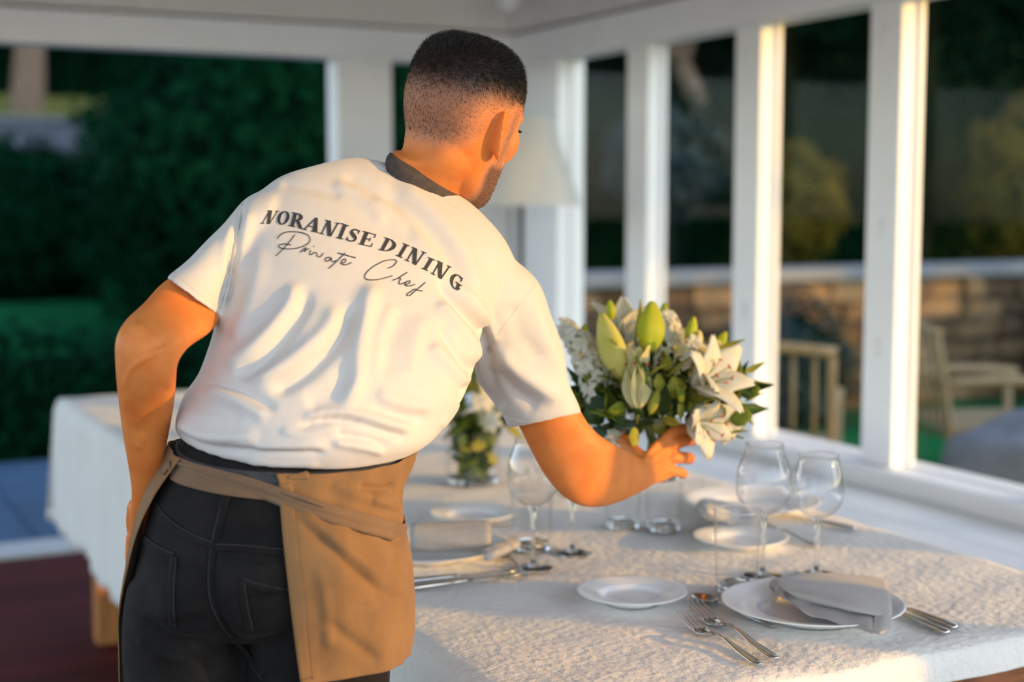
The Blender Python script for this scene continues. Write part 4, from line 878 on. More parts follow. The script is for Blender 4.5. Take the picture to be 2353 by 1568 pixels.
for path, w, h in [([(490, 1240), (482, 1320), (490, 1400), (530, 1470), (585, 1540)], 16, -.010), ([(400, 1290), (395, 1360), (400, 1430)], 60, .010), ([(600, 1290), (610, 1370)], 55, .008), ([(320, 1430), (380, 1470), (470, 1480)], 14, -.006), ([(310, 1460), (370, 1500), (450, 1520)], 14, .005), ([(520, 1500), (620, 1470), (680, 1460)], 14, -.005),
        ([(300, 1400), (350, 1440), (390, 1450)], 10, -.004), ([(340, 1480), (420, 1500), (500, 1560)], 12, -.005), ([(540, 1420), (590, 1450), (650, 1450)], 12, .004), ([(500, 1440), (430, 1450), (360, 1420)], 12, .004)]: jv = carve(jv, jn, path, w, h, 0.0, q_)
jv = smooth_mesh(jv, jf, 2, 0.4)
jeans = wobj('jeans', jv, jf, MAT['denim_black'], person, recalc=False); jeans['label'] = 'black denim jeans'
BV_J = BVHTree.FromPolygons([tuple(p) for p in jv], jf)
for nm, path, w, off, mt in [
    ('seam', [(527, 1125), (512, 1175), (497, 1235), (485, 1300), (486, 1370), (508, 1425), (556, 1490), (606, 1555)], .0105, .0012, 'denim_black'),
    ('yoke_seam', [(348, 1150), (378, 1192), (430, 1230), (494, 1256)], .010, .0012, 'denim_black'), ('yoke_seam', [(497, 1258), (570, 1262), (620, 1267), (668, 1272)], .010, .0012, 'denim_black'),
    ('pocket_edge', [(330, 1238), (360, 1262), (400, 1280)], .009, .0014, 'denim_black'), ('pocket_edge', [(400, 1280), (395, 1340), (394, 1400), (397, 1440)], .009, .0014, 'denim_black'),
    ('pocket_edge', [(556, 1335), (600, 1350), (662, 1362)], .009, .0014, 'denim_black'), ('pocket_edge', [(556, 1335), (562, 1390), (574, 1450)], .009, .0014, 'denim_black'),
    ('belt_loop', [(531, 1122), (522, 1145), (512, 1168)], .012, .0035, 'denim_black')]:
    sm_ = wobj(nm, *ribbon(path, w, [BV_J], off, .0022, 40), MAT[mt], jeans)
    if nm != 'belt_loop':      # pale stitching beside the fold of the seam
        q = spline(path, 60); t = np.gradient(q, axis=0); t /= np.linalg.norm(t, axis=1)[:, None]; nn = np.stack([-t[:, 1], t[:, 0]], 1)
        wobj('stitching', *ribbon(q+nn*(-7 if 'yoke' in nm or 'pocket' in nm else 6), .0013, [BV_J], off+.0006, .0009, 60), MAT['denim_thread'], jeans)
# belt, a closed band round the waist
def band(rows, t, grow=0.0):
    o = [shrink(r, -grow) for r in rows]; i = [shrink(r, t-grow) for r in rows[::-1]]; v, f = loft(o+i, False, False); n = len(rows[0]); m = len(o+i)
    return v, f + [((m-1)*n+k, (m-1)*n+(k+1) % n, (k+1) % n, k) for k in range(n)]
belt = wobj('belt', *band(HD[2:6], .006, -.0045), MAT['belt_leather'], person); belt['label'] = 'dark grey leather belt'
# apron: wraps the front and the far hip, open at the back
def apron_sheet():
    rows = []; n = len(HD[0]); th_ = np.arange(30, 181, .25); AB, AL = [], []
    at_ = lambda r, t: r[int(t/360*n) % n]*(1-(t/360*n) % 1) + r[(int(t/360*n)+1) % n]*((t/360*n) % 1)
    for r in HD[2:]:
        pp = to_px(np.array([at_(r, t) for t in th_]))
        want = np.interp(pp[:, 1], [1090, 1200, 1568], [640, 650, 692]); AB.append(th_[np.argmin(np.abs(pp[:, 0]-want))])
        lw_ = np.interp(pp[:, 1], [1040, 1092, 1130, 1180, 1240, 1310, 1390, 1450, 1600], [420, 403, 366, 334, 322, 305, 286, 279, 272]); k_ = np.where(th_ > 125)[0]; AL.append(th_[k_[np.argmin(np.abs(pp[k_, 0]-lw_[k_]))]])
    s_ = np.linspace(0, 1, len(AB)); AB = np.polyval(np.polyfit(s_, AB, 3), s_); AL = np.polyval(np.polyfit(s_, AL, 4), s_)
    for i, r in enumerate(HD[2:]):
        s = s_[i]; c = r.mean(0); row = []
        for th in np.linspace(AB[i], AL[i]-360, 120):
            p = at_(r, th % 360); d = (p-c); l = np.linalg.norm(d)
            g = .0035 + .0045*s*math.sin(th*.13+s*3) + .002*math.sin(th*.31+2) + .0035*s*math.sin(th*.055+1)
            row.append(p + d/l*g)
        rows.append(row)
    R = np.array(rows); m = R.shape[1]; V = R.reshape(-1, 3); return V, [(i*m+j, i*m+j+1, (i+1)*m+j+1, (i+1)*m+j) for i in range(len(rows)-1) for j in range(m-1)], R
av, af, AR = apron_sheet(); an = vnormals(av, af)
if ((av-av.mean(0))*an).sum() < 0: af = [tuple(reversed(q)) for q in af]; an = -an
q_ = to_px(av)
def refine(v, f, k=1):
    b = bmesh.new(); m = mesh('t', v, f); b.from_mesh(m); bmesh.ops.subdivide_edges(b, edges=b.edges[:], cuts=k, use_grid_fill=True, smooth=0.0); b.verts.index_update()
    V = np.array([q.co[:] for q in b.verts]); Fc = [tuple(q.index for q in p.verts) for p in b.faces]; b.free(); bpy.data.meshes.remove(m); return V, Fc
av, af = refine(av, af, 2); an = vnormals(av, af); q_ = to_px(av)
if ((av-av.mean(0))*an).sum() < 0: an = -an
for path, w, h in [([(680, 1190), (760, 1260), (860, 1350), (925, 1380)], 13, -.007), ([(690, 1175), (790, 1260), (880, 1330)], 18, .006), ([(730, 1290), (750, 1400), (755, 1500)], 14, .004), ([(740, 1420), (800, 1470), (880, 1530)], 16, -.004), ([(905, 1110), (880, 1125), (820, 1120)], 9, -.006), ([(905, 1215), (870, 1222), (820, 1215)], 8, -.006), ([(935, 1370), (890, 1385), (850, 1370)], 10, -.004), ([(920, 1165), (890, 1160), (850, 1150)], 9, .005), ([(930, 1245), (890, 1240)], 9, .006), ([(760, 1110), (830, 1140), (900, 1145)], 14, .004)]:
    av = carve(av, an, path, w, h, 0.0, q_)
apv, apf = thicken(av, af, .0018)
apron = wobj('apron', apv, apf, MAT['apron_canvas'], person); apron['label'] = 'brown canvas waist apron'
BV_A = BVHTree.FromPolygons([tuple(p) for p in apv], apf)
both = [BV_A, BV_J]
for nm, path, w, off, mt, th in [('edge_band', [(656, 1112), (660, 1160), (668, 1250), (679, 1350), (690, 1450), (704, 1562)], .018, .0010, 'apron_canvas', .0014),
    ('edge_stitching', [(676, 1195), (684, 1280), (698, 1380), (708, 1470), (718, 1560)], .0012, .0014, 'apron_tie', .001), ('waistband', [(662, 1098), (710, 1092), (780, 1080), (860, 1062), (925, 1040)], [.003, .012, .016, .018, .018], .0006, 'apron_canvas', .0014)]:
    wobj(nm, *ribbon(path, w, [BV_A], off, th, 50), MAT[mt], apron)
wobj('tie', *ribbon([(384, 1076), (430, 1100), (500, 1122), (570, 1136), (640, 1144)], [.020, .022, .018, .014, .012], both, .0045, .002, 50), MAT['apron_tie'], apron)
def wrap_tie():
    """the long tie: round the back along its measured line, then on round the front"""
    H = np.array(HD); n = H.shape[1]; px_ = spline([(386, 1052), (425, 1078), (500, 1098), (575, 1118), (650, 1142), (720, 1167), (800, 1193), (860, 1210), (905, 1224), (935, 1232)], 80)
    def pt(row, th):
        row = min(max(row, 0), len(H)-1.001); k = (th % 360)/360*n; r0, k0 = int(row), int(k) % n; a, b = row-r0, k-int(k)
        g = lambda q: H[q][k0]*(1-b)+H[q][(k0+1) % n]*b
        return g(r0)*(1-a)+g(r0+1)*a
    c, N, rows = [], [], np.linspace(3, 22, 60); last = None
    for th in np.linspace(166, -172, 170):
        if th > 4:
            q = to_px(np.array([pt(r, th) for r in rows])); e = np.abs(q[:, 1]-np.interp(q[:, 0], px_[:, 0], px_[:, 1])); last = rows[np.argmin(e)]
            row = last
        else: row = last + (5.0-last)*min(1, (4-th)/176)
        p = pt(row, th); ce = H[int(row)].mean(0); d = p-ce; d[2] = 0; d /= np.linalg.norm(d)
        off = np.interp(th, [60, 88, 104, 140], [.0095, .0085, .0005, -.0015]); c.append(p+d*off); N.append(d)
    c, N = np.array(c), np.array(N)
    for _ in range(8): c[1:-1] = .25*c[:-2]+.5*c[1:-1]+.25*c[2:]
    t = np.gradient(c, axis=0); t /= np.linalg.norm(t, axis=1)[:, None]; b = np.cross(N, t); b /= np.linalg.norm(b, axis=1)[:, None]
    w = np.interp(np.linspace(0, 1, len(c)), [0, .15, .35, .5, 1], [.016, .020, .025, .026, .02])/2; V = np.concatenate([c+b*(w*k)[:, None]+N*(-.0012*abs(k)**3+.0009*math.sin(k*7)) for k in np.linspace(-1, 1, 9)]); m = len(c)
    return thicken(V, [(i*m+j, i*m+j+1, (i+1)*m+j+1, (i+1)*m+j) for i in range(8) for j in range(m-1)], .0022)
wobj('tie', *wrap_tie(), MAT['apron_tie'], apron)
wobj('tie_fold', *ribbon([(420, 1070), (500, 1088), (580, 1112), (660, 1138), (740, 1167)], [.004, .006, .007, .006, .003], both, .0095, .0018, 60), MAT['apron_tie'], apron)
# shoes
for q in (LL, RL):
    c = np.array([q[2][0], q[2][1], 0.0]); rr = []
    for s, w, h in ((-.075, .012, .035), (-.07, .03, .07), (-.03, .040, .095), (.04, .042, .085), (.10, .047, .062), (.16, .045, .05), (.20, .032, .038), (.215, .010, .02)):
        t = np.arange(20)*2*math.pi/20; rr.append(c + _f0*s + np.cos(t)[:, None]*_r*w + np.maximum(np.sin(t), -.0)[:, None]*np.array([0, 0, h]) + np.array([0, 0, .003]))
    wobj('shoe', *loft(dense(rr, 2)), MAT['shoe_leather'], person)
# ------------------------------------------------------------------ flowers
leaf_material('leaf_green', (0.17, 0.25, 0.03), (0.30, 0.34, 0.04), 0.45, 30)
leaf_material('leaf_dark', (0.035, 0.095, 0.025), (0.09, 0.15, 0.03), 0.4, 30)
leaf_material('leaf_grey', (0.09, 0.16, 0.12), (0.15, 0.21, 0.13), 0.55, 30)
leaf_material('leaf_yellow', (0.48, 0.45, 0.07), (0.34, 0.36, 0.05), 0.45, 30)
leaf_material('petal_white', (0.83, 0.81, 0.72), (0.78, 0.76, 0.60), 0.55, 40)
leaf_material('petal_cream', (0.80, 0.74, 0.42), (0.72, 0.68, 0.30), 0.5, 25)
leaf_material('bud_yellow', (0.78, 0.72, 0.24), (0.66, 0.66, 0.14), 0.45, 30)
leaf_material('bud_green', (0.58, 0.60, 0.05), (0.42, 0.54, 0.05), 0.45, 30)
material('stamen', (0.50, 0.10, 0.02), 0.7, noise=(80, 0.4))
material('stem', (0.14, 0.24, 0.05), 0.5, noise=(40, 0.3))
material('water', (0.85, 0.9, 0.85), 0.02, noise=(5, 0.02), trans=1.0)

def basis_to(d, roll=0.0):
    z = np.asarray(d, float); z = z/np.linalg.norm(z); a = np.array([0, 0, 1.0]) if abs(z[2]) < .9 else np.array([1.0, 0, 0])
    x = np.cross(a, z); x /= np.linalg.norm(x); y = np.cross(z, x); c, s = math.cos(roll), math.sin(roll)
    M = Matrix.Identity(4)
    for i, q in enumerate((x*c+y*s, y*c-x*s, z)): M[0][i], M[1][i], M[2][i] = q
    return M
def put(name, m, parent, pos, d, roll=0.0, s=1.0):
    """one more copy of a ready mesh, its z axis along d"""
    o = bpy.data.objects.new(name, m); COL.objects.link(o); o.parent = parent
    M = basis_to(d, roll); M = Matrix.Translation(Vector(np.asarray(pos)-np.array(parent.matrix_world_loc if hasattr(parent, 'matrix_world_loc') else parent.location))) @ M @ Matrix.Diagonal((s, s, s, 1)) if np.isscalar(s) else Matrix.Translation(Vector(np.asarray(pos)-np.array(parent.location))) @ M @ Matrix.Diagonal((*s, 1))
    o.matrix_basis = M; return o
def leaf_mesh(name, L, W, mat, tip=1.0, fold=0.12, bend=0.25, nu=5, nv=9):
    """leaf growing along +z: blunt or pointed, folded at the midrib, bent"""
    rows = []
    for t in np.linspace(0, 1, nv):
        w = W/2*(math.sin(math.pi*min(1, t**0.75))**(0.7 if tip < 1 else 1.0))*(1-.35*t*(tip-1)) + W*.02
        if t == 1: w = W*.02
        rows.append([(w*s, fold*W*abs(s) + bend*L*t*t, L*t) for s in np.linspace(-1, 1, nu)])
    V = np.array(rows).reshape(-1, 3); Fc = [(i*nu+j, i*nu+j+1, (i+1)*nu+j+1, (i+1)*nu+j) for i in range(nv-1) for j in range(nu-1)]
    m = mesh(name, *thicken(V, Fc, 0.0006)); m.materials.append(mat); return m
ROUND = [leaf_mesh('leaf', .034, .030, MAT[k], .6, .10, .2) for k in ('leaf_dark', 'leaf_grey', 'leaf_green', 'leaf_yellow')]
LONG = [leaf_mesh('leaf', .075, .022, MAT[k], 1.4, .15, .3) for k in ('leaf_dark', 'leaf_green', 'leaf_yellow')]
def petal_mesh(L, W, mat, curl, tip=1.2):
    rows = []
    for t in np.linspace(0, 1, 12):
        w = W/2*max(.10, math.sin(math.pi*min(.985, .10+.9*t**.85))**.75); a = curl*max(0, t-.35)**1.6*2.2
        z_ = L*(t-.30*max(0, t-.5)**2*curl); o_ = L*(.30*t + .42*a)
        rows.append([(w*s + .0015*math.sin(9*t+4*s), o_ + .10*W*(1-s*s)*-1 + .0015*math.sin(14*t+s), z_) for s in np.linspace(-1, 1, 7)])
    V = np.array(rows).reshape(-1, 3); Fc = [(i*7+j, i*7+j+1, (i+1)*7+j+1, (i+1)*7+j) for i in range(11) for j in range(6)]
    m = mesh('petal', *thicken(V, Fc, 0.0010)); m.materials.append(mat); return m
PET = {'open': petal_mesh(.092, .066, MAT['petal_white'], .85), 'half': petal_mesh(.092, .046, MAT['petal_cream'], .30), 'wide': petal_mesh(.075, .062, MAT['petal_white'], .8)}
def bud_mesh(L, W, mat):
    """closed lily bud along +z with six soft ridges"""
    rr = []
    for t in np.linspace(0, 1, 16):
        r = W/2*(math.sin(math.pi*(.06+.90*t**.9))**.72)*(1-.18*t); th = np.arange(36)*2*math.pi/36
        rr.append(np.stack([r*(1+.085*np.cos(3*th))*np.cos(th), r*(1+.085*np.cos(3*th))*np.sin(th), np.full(36, L*t)], 1))
    m = mesh('lily_bud', *loft(rr)); m.materials.append(mat); return m
def blossom_mesh(r, mat):
    parts = []
    for k in range(6):
        a = k*math.pi/3 + .2; L = r*(1 if k % 2 else .88); d = np.array([math.cos(a), math.sin(a), 0]); s = np.array([-math.sin(a), math.cos(a), 0]); u = np.array([0, 0, 1.0])
        V, Fc = patch(np.array([[d*L*t + s*L*.42*q*math.sin(math.pi*min(.95, .18+.8*t)) + u*(L*(.35*t*(1-t)*2.2 - .1*q*q*t) + .1*L*math.sin(5*q+k)) for q in (-1, 0, 1)] for t in (0, .4, .8, 1.0)]), 5, 6); parts.append((V, Fc))
    parts.append((lathe([(0, 0), (r*.13, r*.08), (0, r*.22)], 8)))
    m = mesh('blossom', *join(*parts)); m.materials.append(mat); return m
BLO = [blossom_mesh(.021, MAT['petal_white']), blossom_mesh(.018, MAT['petal_white']), blossom_mesh(.016, MAT['petal_cream'])]
def lily(parent, pos, d, pet, n=6, s=1.0, spread=0.0):
    """open lily: six petals and stamens below one part"""
    e = bpy.data.objects.new('lily', None); COL.objects.link(e); e.empty_display_size = .02; e.parent = parent
    e.matrix_basis = Matrix.Translation(Vector(np.asarray(pos)-np.array(parent.location))) @ basis_to(d)
    for k in range(n):
        o = bpy.data.objects.new('petal', pet); COL.objects.link(o); o.parent = e
        o.matrix_basis = Matrix.Rotation(k*2*math.pi/n, 4, 'Z') @ Matrix.Rotation(-(spread+(.14 if k % 2 else 0)), 4, 'X') @ Matrix.Scale(s*(1 if k % 2 else .94), 4)
    for k in range(6):
        a = k*math.pi/3+.3; q = tube([(0, 0, .005), (.012*math.cos(a), .012*math.sin(a), .045*s), (.022*math.cos(a), .022*math.sin(a), .066*s)], .0008, 6, 8); obj('filament', *q, MAT['stem'], e)
        c = np.array([.022*math.cos(a), .022*math.sin(a), .066*s]); obj('anther', *tube([c+(-.004*math.sin(a), .004*math.cos(a), .001), c, c-(-.004*math.sin(a), .004*math.cos(a), -.001)], [.0012, .0022, .0012], 6, 6, True), MAT['stamen'], e)
    return e

# --- glass vase in the hand
VC = P(1507, 1050, 2.662); VB = P(1507, 1100, 2.662)
vase = thing('glass_vase', 'small clear glass vase held in the hand under the lily bouquet', 'vase', VB)
hv = .115
turned('wall', [(.042, .010), (.044, .02), (.0455, hv*.5), (.047, hv)], MAT['wine_glass_wall'], vase, 48)
turned('base', [(0, 0), (.040, 0), (.043, .004), (.0435, .012), (.04, .014), (0, .010)], MAT['clear_glass'], vase, 44)
turned('rim', [(.047+.0012*math.cos(a), hv+.0012*math.sin(a)) for a in np.linspace(0, 2*math.pi, 9)[:-1]], MAT['clear_glass'], vase, 48, True)

# --- bouquet with lilies
BC = P(1512, 985, 2.665)
bq = thing('lily_bouquet', 'bouquet of white lilies, yellow-green buds and leaves held over the table', 'bouquet', BC, 'flower arrangements on the table')
def away(p, k=1.0): d = np.asarray(p)-(BC-np.array([0, 0, .06*k])); return d/np.linalg.norm(d)
bA, bB = bud_mesh(.092, .054, MAT['bud_green']), bud_mesh(.122, .052, MAT['bud_yellow'])
bD, bE = bud_mesh(.036, .020, MAT['bud_green']), bud_mesh(.05, .024, MAT['bud_green'])
def bud(m, base, tip): a, b = P(*base), P(*tip); L = np.linalg.norm(b-a); o = put('lily_bud', m, bq, a, b-a, RNG.uniform(0, 6), 1.0); return o
bud(bA, (1489, 808, 2.60), (1498, 700, 2.62)); bud(bB, (1432, 868, 2.58), (1384, 728, 2.60))
bud(bD, (1342, 790, 2.66), (1342, 745, 2.66)); bud(bD, (1528, 740, 2.70), (1527, 700, 2.70)); bud(bE, (1582, 790, 2.64), (1592, 742, 2.64)); bud(bE, (1640, 815, 2.66), (1662, 775, 2.67)); bud(bD, (1405, 735, 2.68), (1402, 700, 2.68))
# half open lily in front
e = lily(bq, P(1463, 936, 2.545), P(1466, 800, 2.56)-P(1463, 936, 2.545), PET['half'], 6, 1.12, -.36)
lily(bq, P(1602, 888, 2.585), np.array(P(1690, 850, 2.52)-P(1602, 888, 2.585))+np.array([0, 0, .01]), PET['open'], 6, 1.0, .08)
lily(bq, P(1590, 962, 2.60), P(1650, 985, 2.55)-P(1590, 962, 2.60), PET['wide'], 6, .95, .1)
lily(bq, P(1430, 790, 2.70), P(1432, 715, 2.72)-P(1430, 790, 2.70), PET['open'], 6, .9, .0)
# spikes of small white blossoms
def spike(base, tip, n, rad, which=(0, 1)):
    a, b = P(*base), P(*tip); ax = b-a
    for k in range(n):
        t = (k+.5)/n; ang = k*2.4; u = basis_to(ax); sd = np.array((u.to_3x3() @ Vector((math.cos(ang), math.sin(ang), .25)))[:])
        put('blossom', BLO[which[k % len(which)]], bq, a+ax*t+sd*rad*(1-.45*t), sd, RNG.uniform(0, 6), RNG.uniform(.85, 1.15))
spike((1385, 905, 2.62), (1325, 770, 2.66), 22, .030); spike((1335, 800, 2.68), (1298, 750, 2.70), 12, .018); spike((1545, 850, 2.66), (1530, 735, 2.70), 20, .030)
spike((1590, 880, 2.62), (1585, 775, 2.64), 18, .034, (2, 0)); spike((1640, 900, 2.64), (1640, 800, 2.66), 14, .03, (0, 2)); spike((1640, 1000, 2.62), (1690, 975, 2.62), 6, .018, (0, 1)); spike((1460, 800, 2.72), (1450, 740, 2.74), 10, .03)
spike((1405, 1012, 2.60), (1425, 1000, 2.60), 4, .012, (2, 0))
# leaves: measured ones first, then filling
for (x, y, d, kind, sz) in [(1430, 800, 2.60, 'l', 1.0), (1470, 760, 2.63, 'l', 1.0), (1520, 880, 2.55, 'r', 1.05), (1558, 890, 2.56, 'r', 1.25), (1500, 935, 2.54, 'l', .8), (1448, 1005, 2.545, 'r', 1.1), (1655, 800, 2.64, 'l', .8), (1722, 852, 2.64, 'l', .55), (1735, 895, 2.62, 'r', .6), (1700, 900, 2.60, 'r', .8), (1660, 940, 2.58, 'r', .95), (1720, 915, 2.62, 'l', .5), (1690, 990, 2.60, 'l', .5), (1355, 900, 2.62, 'r', 1.0), (1350, 950, 2.62, 'r', 1.1), (1380, 985, 2.60, 'r', 1.0), (1400, 930, 2.58, 'r', 1.2), (1420, 970, 2.57, 'r', .9), (1460, 965, 2.55, 'l', .7), (1540, 960, 2.56, 'r', 1.0), (1570, 940, 2.56, 'r', .9)]:
    p = P(x, y, d); dr = away(p)*.6 + RNG.normal(0, .35, 3) + np.array([0, 0, .15]); m = (ROUND if kind == 'r' else LONG)
    put('leaf', m[2 if x % 2 else -1] if x > 1440 else m[RNG.integers(0, 3)], bq, p-dr/np.linalg.norm(dr)*.02*sz, dr, RNG.uniform(0, 6), sz)
for k in range(235):
    a = RNG.uniform(0, 2*math.pi); rr = RNG.uniform(.05, 1)**.6; x = 1522+190*rr*math.cos(a); y = 925+92*rr*math.sin(a); d = 2.665+RNG.uniform(-1, 1)*.12*math.sqrt(max(0, 1-rr*rr*.8))
    p = P(x, y, d); dr = away(p) + RNG.normal(0, .55, 3); q = RNG.random()
    m = ROUND[RNG.choice(4, p=[.32, .26, .26, .16])] if q < .68 else LONG[RNG.integers(0, 3)]
    put('leaf', m, bq, p, dr, RNG.uniform(0, 6), RNG.uniform(.75, 1.3))
for k in range(16):     # stems from the vase up into the leaves
    a = RNG.uniform(0, 6.28); r0 = RNG.uniform(0, .028); q0 = VB+np.array([r0*math.cos(a+2), r0*math.sin(a+2), .014]); q1 = VB+np.array([.03*math.cos(a), .03*math.sin(a), hv]); q2 = BC+np.array([.10*math.cos(a), .10*math.sin(a), RNG.uniform(.02, .12)])
    wobj('stem', *tube([q0, q1, q2], [.0028, .0026, .0016], 6, 10), MAT['stem'], bq)

# --- second arrangement farther down the table
V2 = Z(1086, 1108, TZ)
vase2 = thing('glass_vase', 'wide clear glass vase of greenery farther down the table', 'vase', V2)
turned('wall', [(.064, .010), (.066, .03), (.067, .13)], MAT['wine_glass_wall'], vase2, 48)
turned('base', [(0, 0), (.060, 0), (.065, .004), (.0655, .012), (.06, .014), (0, .010)], MAT['clear_glass'], vase2, 44)
b2 = thing('white_bouquet', 'loose white and green bouquet in the wide vase between shirt and sleeve', 'bouquet', V2+np.array([0, 0, .12]), 'flower arrangements on the table')
for k in range(70):
    a = RNG.uniform(0, 6.28); r = RNG.uniform(.0, .055); h = RNG.uniform(.02, .13); dr = RNG.normal(0, .6, 3)+np.array([0, 0, .8])
    put('leaf', ROUND[RNG.integers(0, 4)], b2, V2+np.array([r*math.cos(a), r*math.sin(a), h]), dr, RNG.uniform(0, 6), RNG.uniform(1.0, 1.5))
for k in range(120):
    v = RNG.normal(size=3); v /= np.linalg.norm(v); p = V2+np.array([0, 0, .20])+v*np.array([.11, .11, .085])*RNG.uniform(.5, 1)
    put('leaf', (ROUND+LONG)[RNG.integers(0, 7)], b2, p, v+RNG.normal(0, .5, 3), RNG.uniform(0, 6), RNG.uniform(.9, 1.4))
for k in range(46):
    v = RNG.normal(size=3); v /= np.linalg.norm(v); v[2] = abs(v[2])*.8; c = np.array([.01*_r[0]-.05*_f0[0], .01*_r[1]-.05*_f0[1], .215]) if k < 28 else np.array([.09*_r[0]-.05*_f0[0], .09*_r[1]-.05*_f0[1], .15])
    p = V2+c+v*np.array([.08, .08, .06]); put('blossom', BLO[k % 3], b2, p, v, RNG.uniform(0, 6), RNG.uniform(1.1, 1.7))
for k in range(12):
    a = RNG.uniform(0, 6.28); r0 = RNG.uniform(0, .05); wobj('stem', *tube([V2+np.array([r0*math.cos(a+2), r0*math.sin(a+2), .014]), V2+np.array([.05*math.cos(a), .05*math.sin(a), .13]), V2+np.array([.09*math.cos(a), .09*math.sin(a), .23])], .0025, 6, 8), MAT['stem'], b2)
# ------------------------------------------------------------------ the garden outside
material('lawn', (0.007, 0.075, 0.026), 0.95, spec=0.0, noise=(0.8, 0.4), ramp=(0.012, 0.12, 0.042), bump=[(30, 0.6, 0.05, 4)])
material('lawn_dry', (0.20, 0.21, 0.02), 0.9, noise=(0.8, 0.4), ramp=(0.09, 0.11, 0.016), bump=[(30, 0.6, 0.05, 4)])
material('paving', (0.055, 0.125, 0.22), 0.8, noise=(4, 0.25), bump=[(30, 0.2, 0.004, 4)])
material('terrace_bounce', (0.48, 0.475, 0.47), 0.9, noise=(6, 0.2), bump=[(60, 0.4, 0.01, 4)])  # unseen ground, kept pale and neutral to bounce light into the room
material('stone', (0.36, 0.205, 0.08), 0.85, noise=(3, 0.35), ramp=(0.13, 0.10, 0.07), bump=[(14, 0.6, 0.03, 5)])
material('stone_cap', (0.22, 0.235, 0.25), 0.8, noise=(4, 0.2), bump=[(20, 0.3, 0.01, 4)])
material('stone_grey', (0.16, 0.18, 0.21), 0.85, noise=(4, 0.3), bump=[(8, 0.6, 0.04, 5)])
material('mortar', (0.12, 0.10, 0.08), 0.95, noise=(10, 0.2))
material('bark', (0.30, 0.20, 0.13), 0.9, noise=(9, 0.5), scale_xyz=(3, 3, 0.7), bump=[(14, 0.8, 0.03, 5)])
material('cane', (0.30, 0.21, 0.10), 0.55, noise=(14, 0.25), scale_xyz=(3, 3, 0.8))
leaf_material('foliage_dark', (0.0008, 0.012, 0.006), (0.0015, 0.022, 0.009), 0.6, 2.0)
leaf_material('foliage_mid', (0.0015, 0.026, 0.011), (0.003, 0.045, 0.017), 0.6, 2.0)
leaf_material('foliage_yellow', (0.16, 0.13, 0.02), (0.09, 0.10, 0.018), 0.6, 2.0)
leaf_material('foliage_blue', (0.03, 0.06, 0.07), (0.05, 0.085, 0.09), 0.6, 2.0)
def object_tint(name, amount):
    """each stone a little lighter or darker than its neighbours"""
    nt = MAT[name].node_tree; b = nt.nodes['Principled BSDF']; src = b.inputs['Base Color'].links[0].from_socket
    oi = nt.nodes.new('ShaderNodeObjectInfo'); mr = nt.nodes.new('ShaderNodeMapRange'); mr.inputs['To Min'].default_value = 1-amount; mr.inputs['To Max'].default_value = 1+amount*.6
    hs_ = nt.nodes.new('ShaderNodeHueSaturation'); nt.links.new(oi.outputs['Random'], mr.inputs['Value']); nt.links.new(mr.outputs[0], hs_.inputs['Value']); nt.links.new(src, hs_.inputs['Color']); nt.links.new(hs_.outputs[0], b.inputs['Base Color'])
object_tint('stone', .75); object_tint('floor_wood', .25); object_tint('paving', .2)
def leaves_at(pts, nrm, size):
    """bent two-triangle leaves at many points"""
    n = len(pts); a = RNG.normal(size=(n, 3)); a -= nrm*(a*nrm).sum(1)[:, None]; a /= np.linalg.norm(a, axis=1)[:, None]; b = np.cross(nrm, a)
    s = size*RNG.uniform(.6, 1.3, n)[:, None]; tilt = RNG.normal(0, .55, (n, 1))
    L = a*np.cos(tilt)+nrm*np.sin(tilt)
    V = np.stack([pts, pts+L*s*.5+b*s*.3+nrm*s*.06, pts+L*s, pts+L*s*.5-b*s*.3+nrm*s*.06], 1).reshape(-1, 3)
    return V, [(4*k, 4*k+1, 4*k+2, 4*k+3) for k in range(n)]
def blob(c, r, n, lump=.18, seed=0):
    """points on a lumpy rounded mass with outward normals"""
    g = np.random.default_rng(seed); d = g.normal(size=(n, 3)); d /= np.linalg.norm(d, axis=1)[:, None]
    k = 1+lump*(np.sin(d[:, 0]*5+seed)*np.sin(d[:, 1]*6+1+seed)+.7*np.sin(d[:, 2]*9+d[:, 0]*4+seed)) ; k *= g.uniform(.78, 1.03, n)
    return np.asarray(c)+d*np.asarray(r)*k[:, None], d
def box_pts(x0, x1, y0, y1, z0, z1, n, seed=0):
    g = np.random.default_rng(seed); A = np.array([(y1-y0)*(z1-z0)]*2+[(x1-x0)*(z1-z0)]*2+[(x1-x0)*(y1-y0)]); f = g.choice(5, n, p=A/A.sum()); u, v = g.random(n), g.random(n)
    P_ = np.stack([x0+u*(x1-x0), y0+v*(y1-y0), z0+g.random(n)*(z1-z0)], 1); N = np.zeros((n, 3))
    for k, (ax, val, s) in enumerate(((0, x0, -1), (0, x1, 1), (1, y0, -1), (1, y1, 1), (2, z1, 1))): P_[f == k, ax] = val; N[f == k, ax] = s
    P_ += N*(g.normal(0, .05, n)+.05*np.sin(P_[:, 0]*4)*np.sin(P_[:, 2]*5+P_[:, 1]*3))[:, None]; return P_, N
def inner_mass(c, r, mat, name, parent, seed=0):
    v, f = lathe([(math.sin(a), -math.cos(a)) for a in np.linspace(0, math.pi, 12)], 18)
    k = 1+.12*np.sin(v[:, 0]*5+seed)*np.sin(v[:, 1]*6+1+seed); return obj(name, v*np.asarray(r)*.8*k[:, None]+np.asarray(c), f, mat, parent)
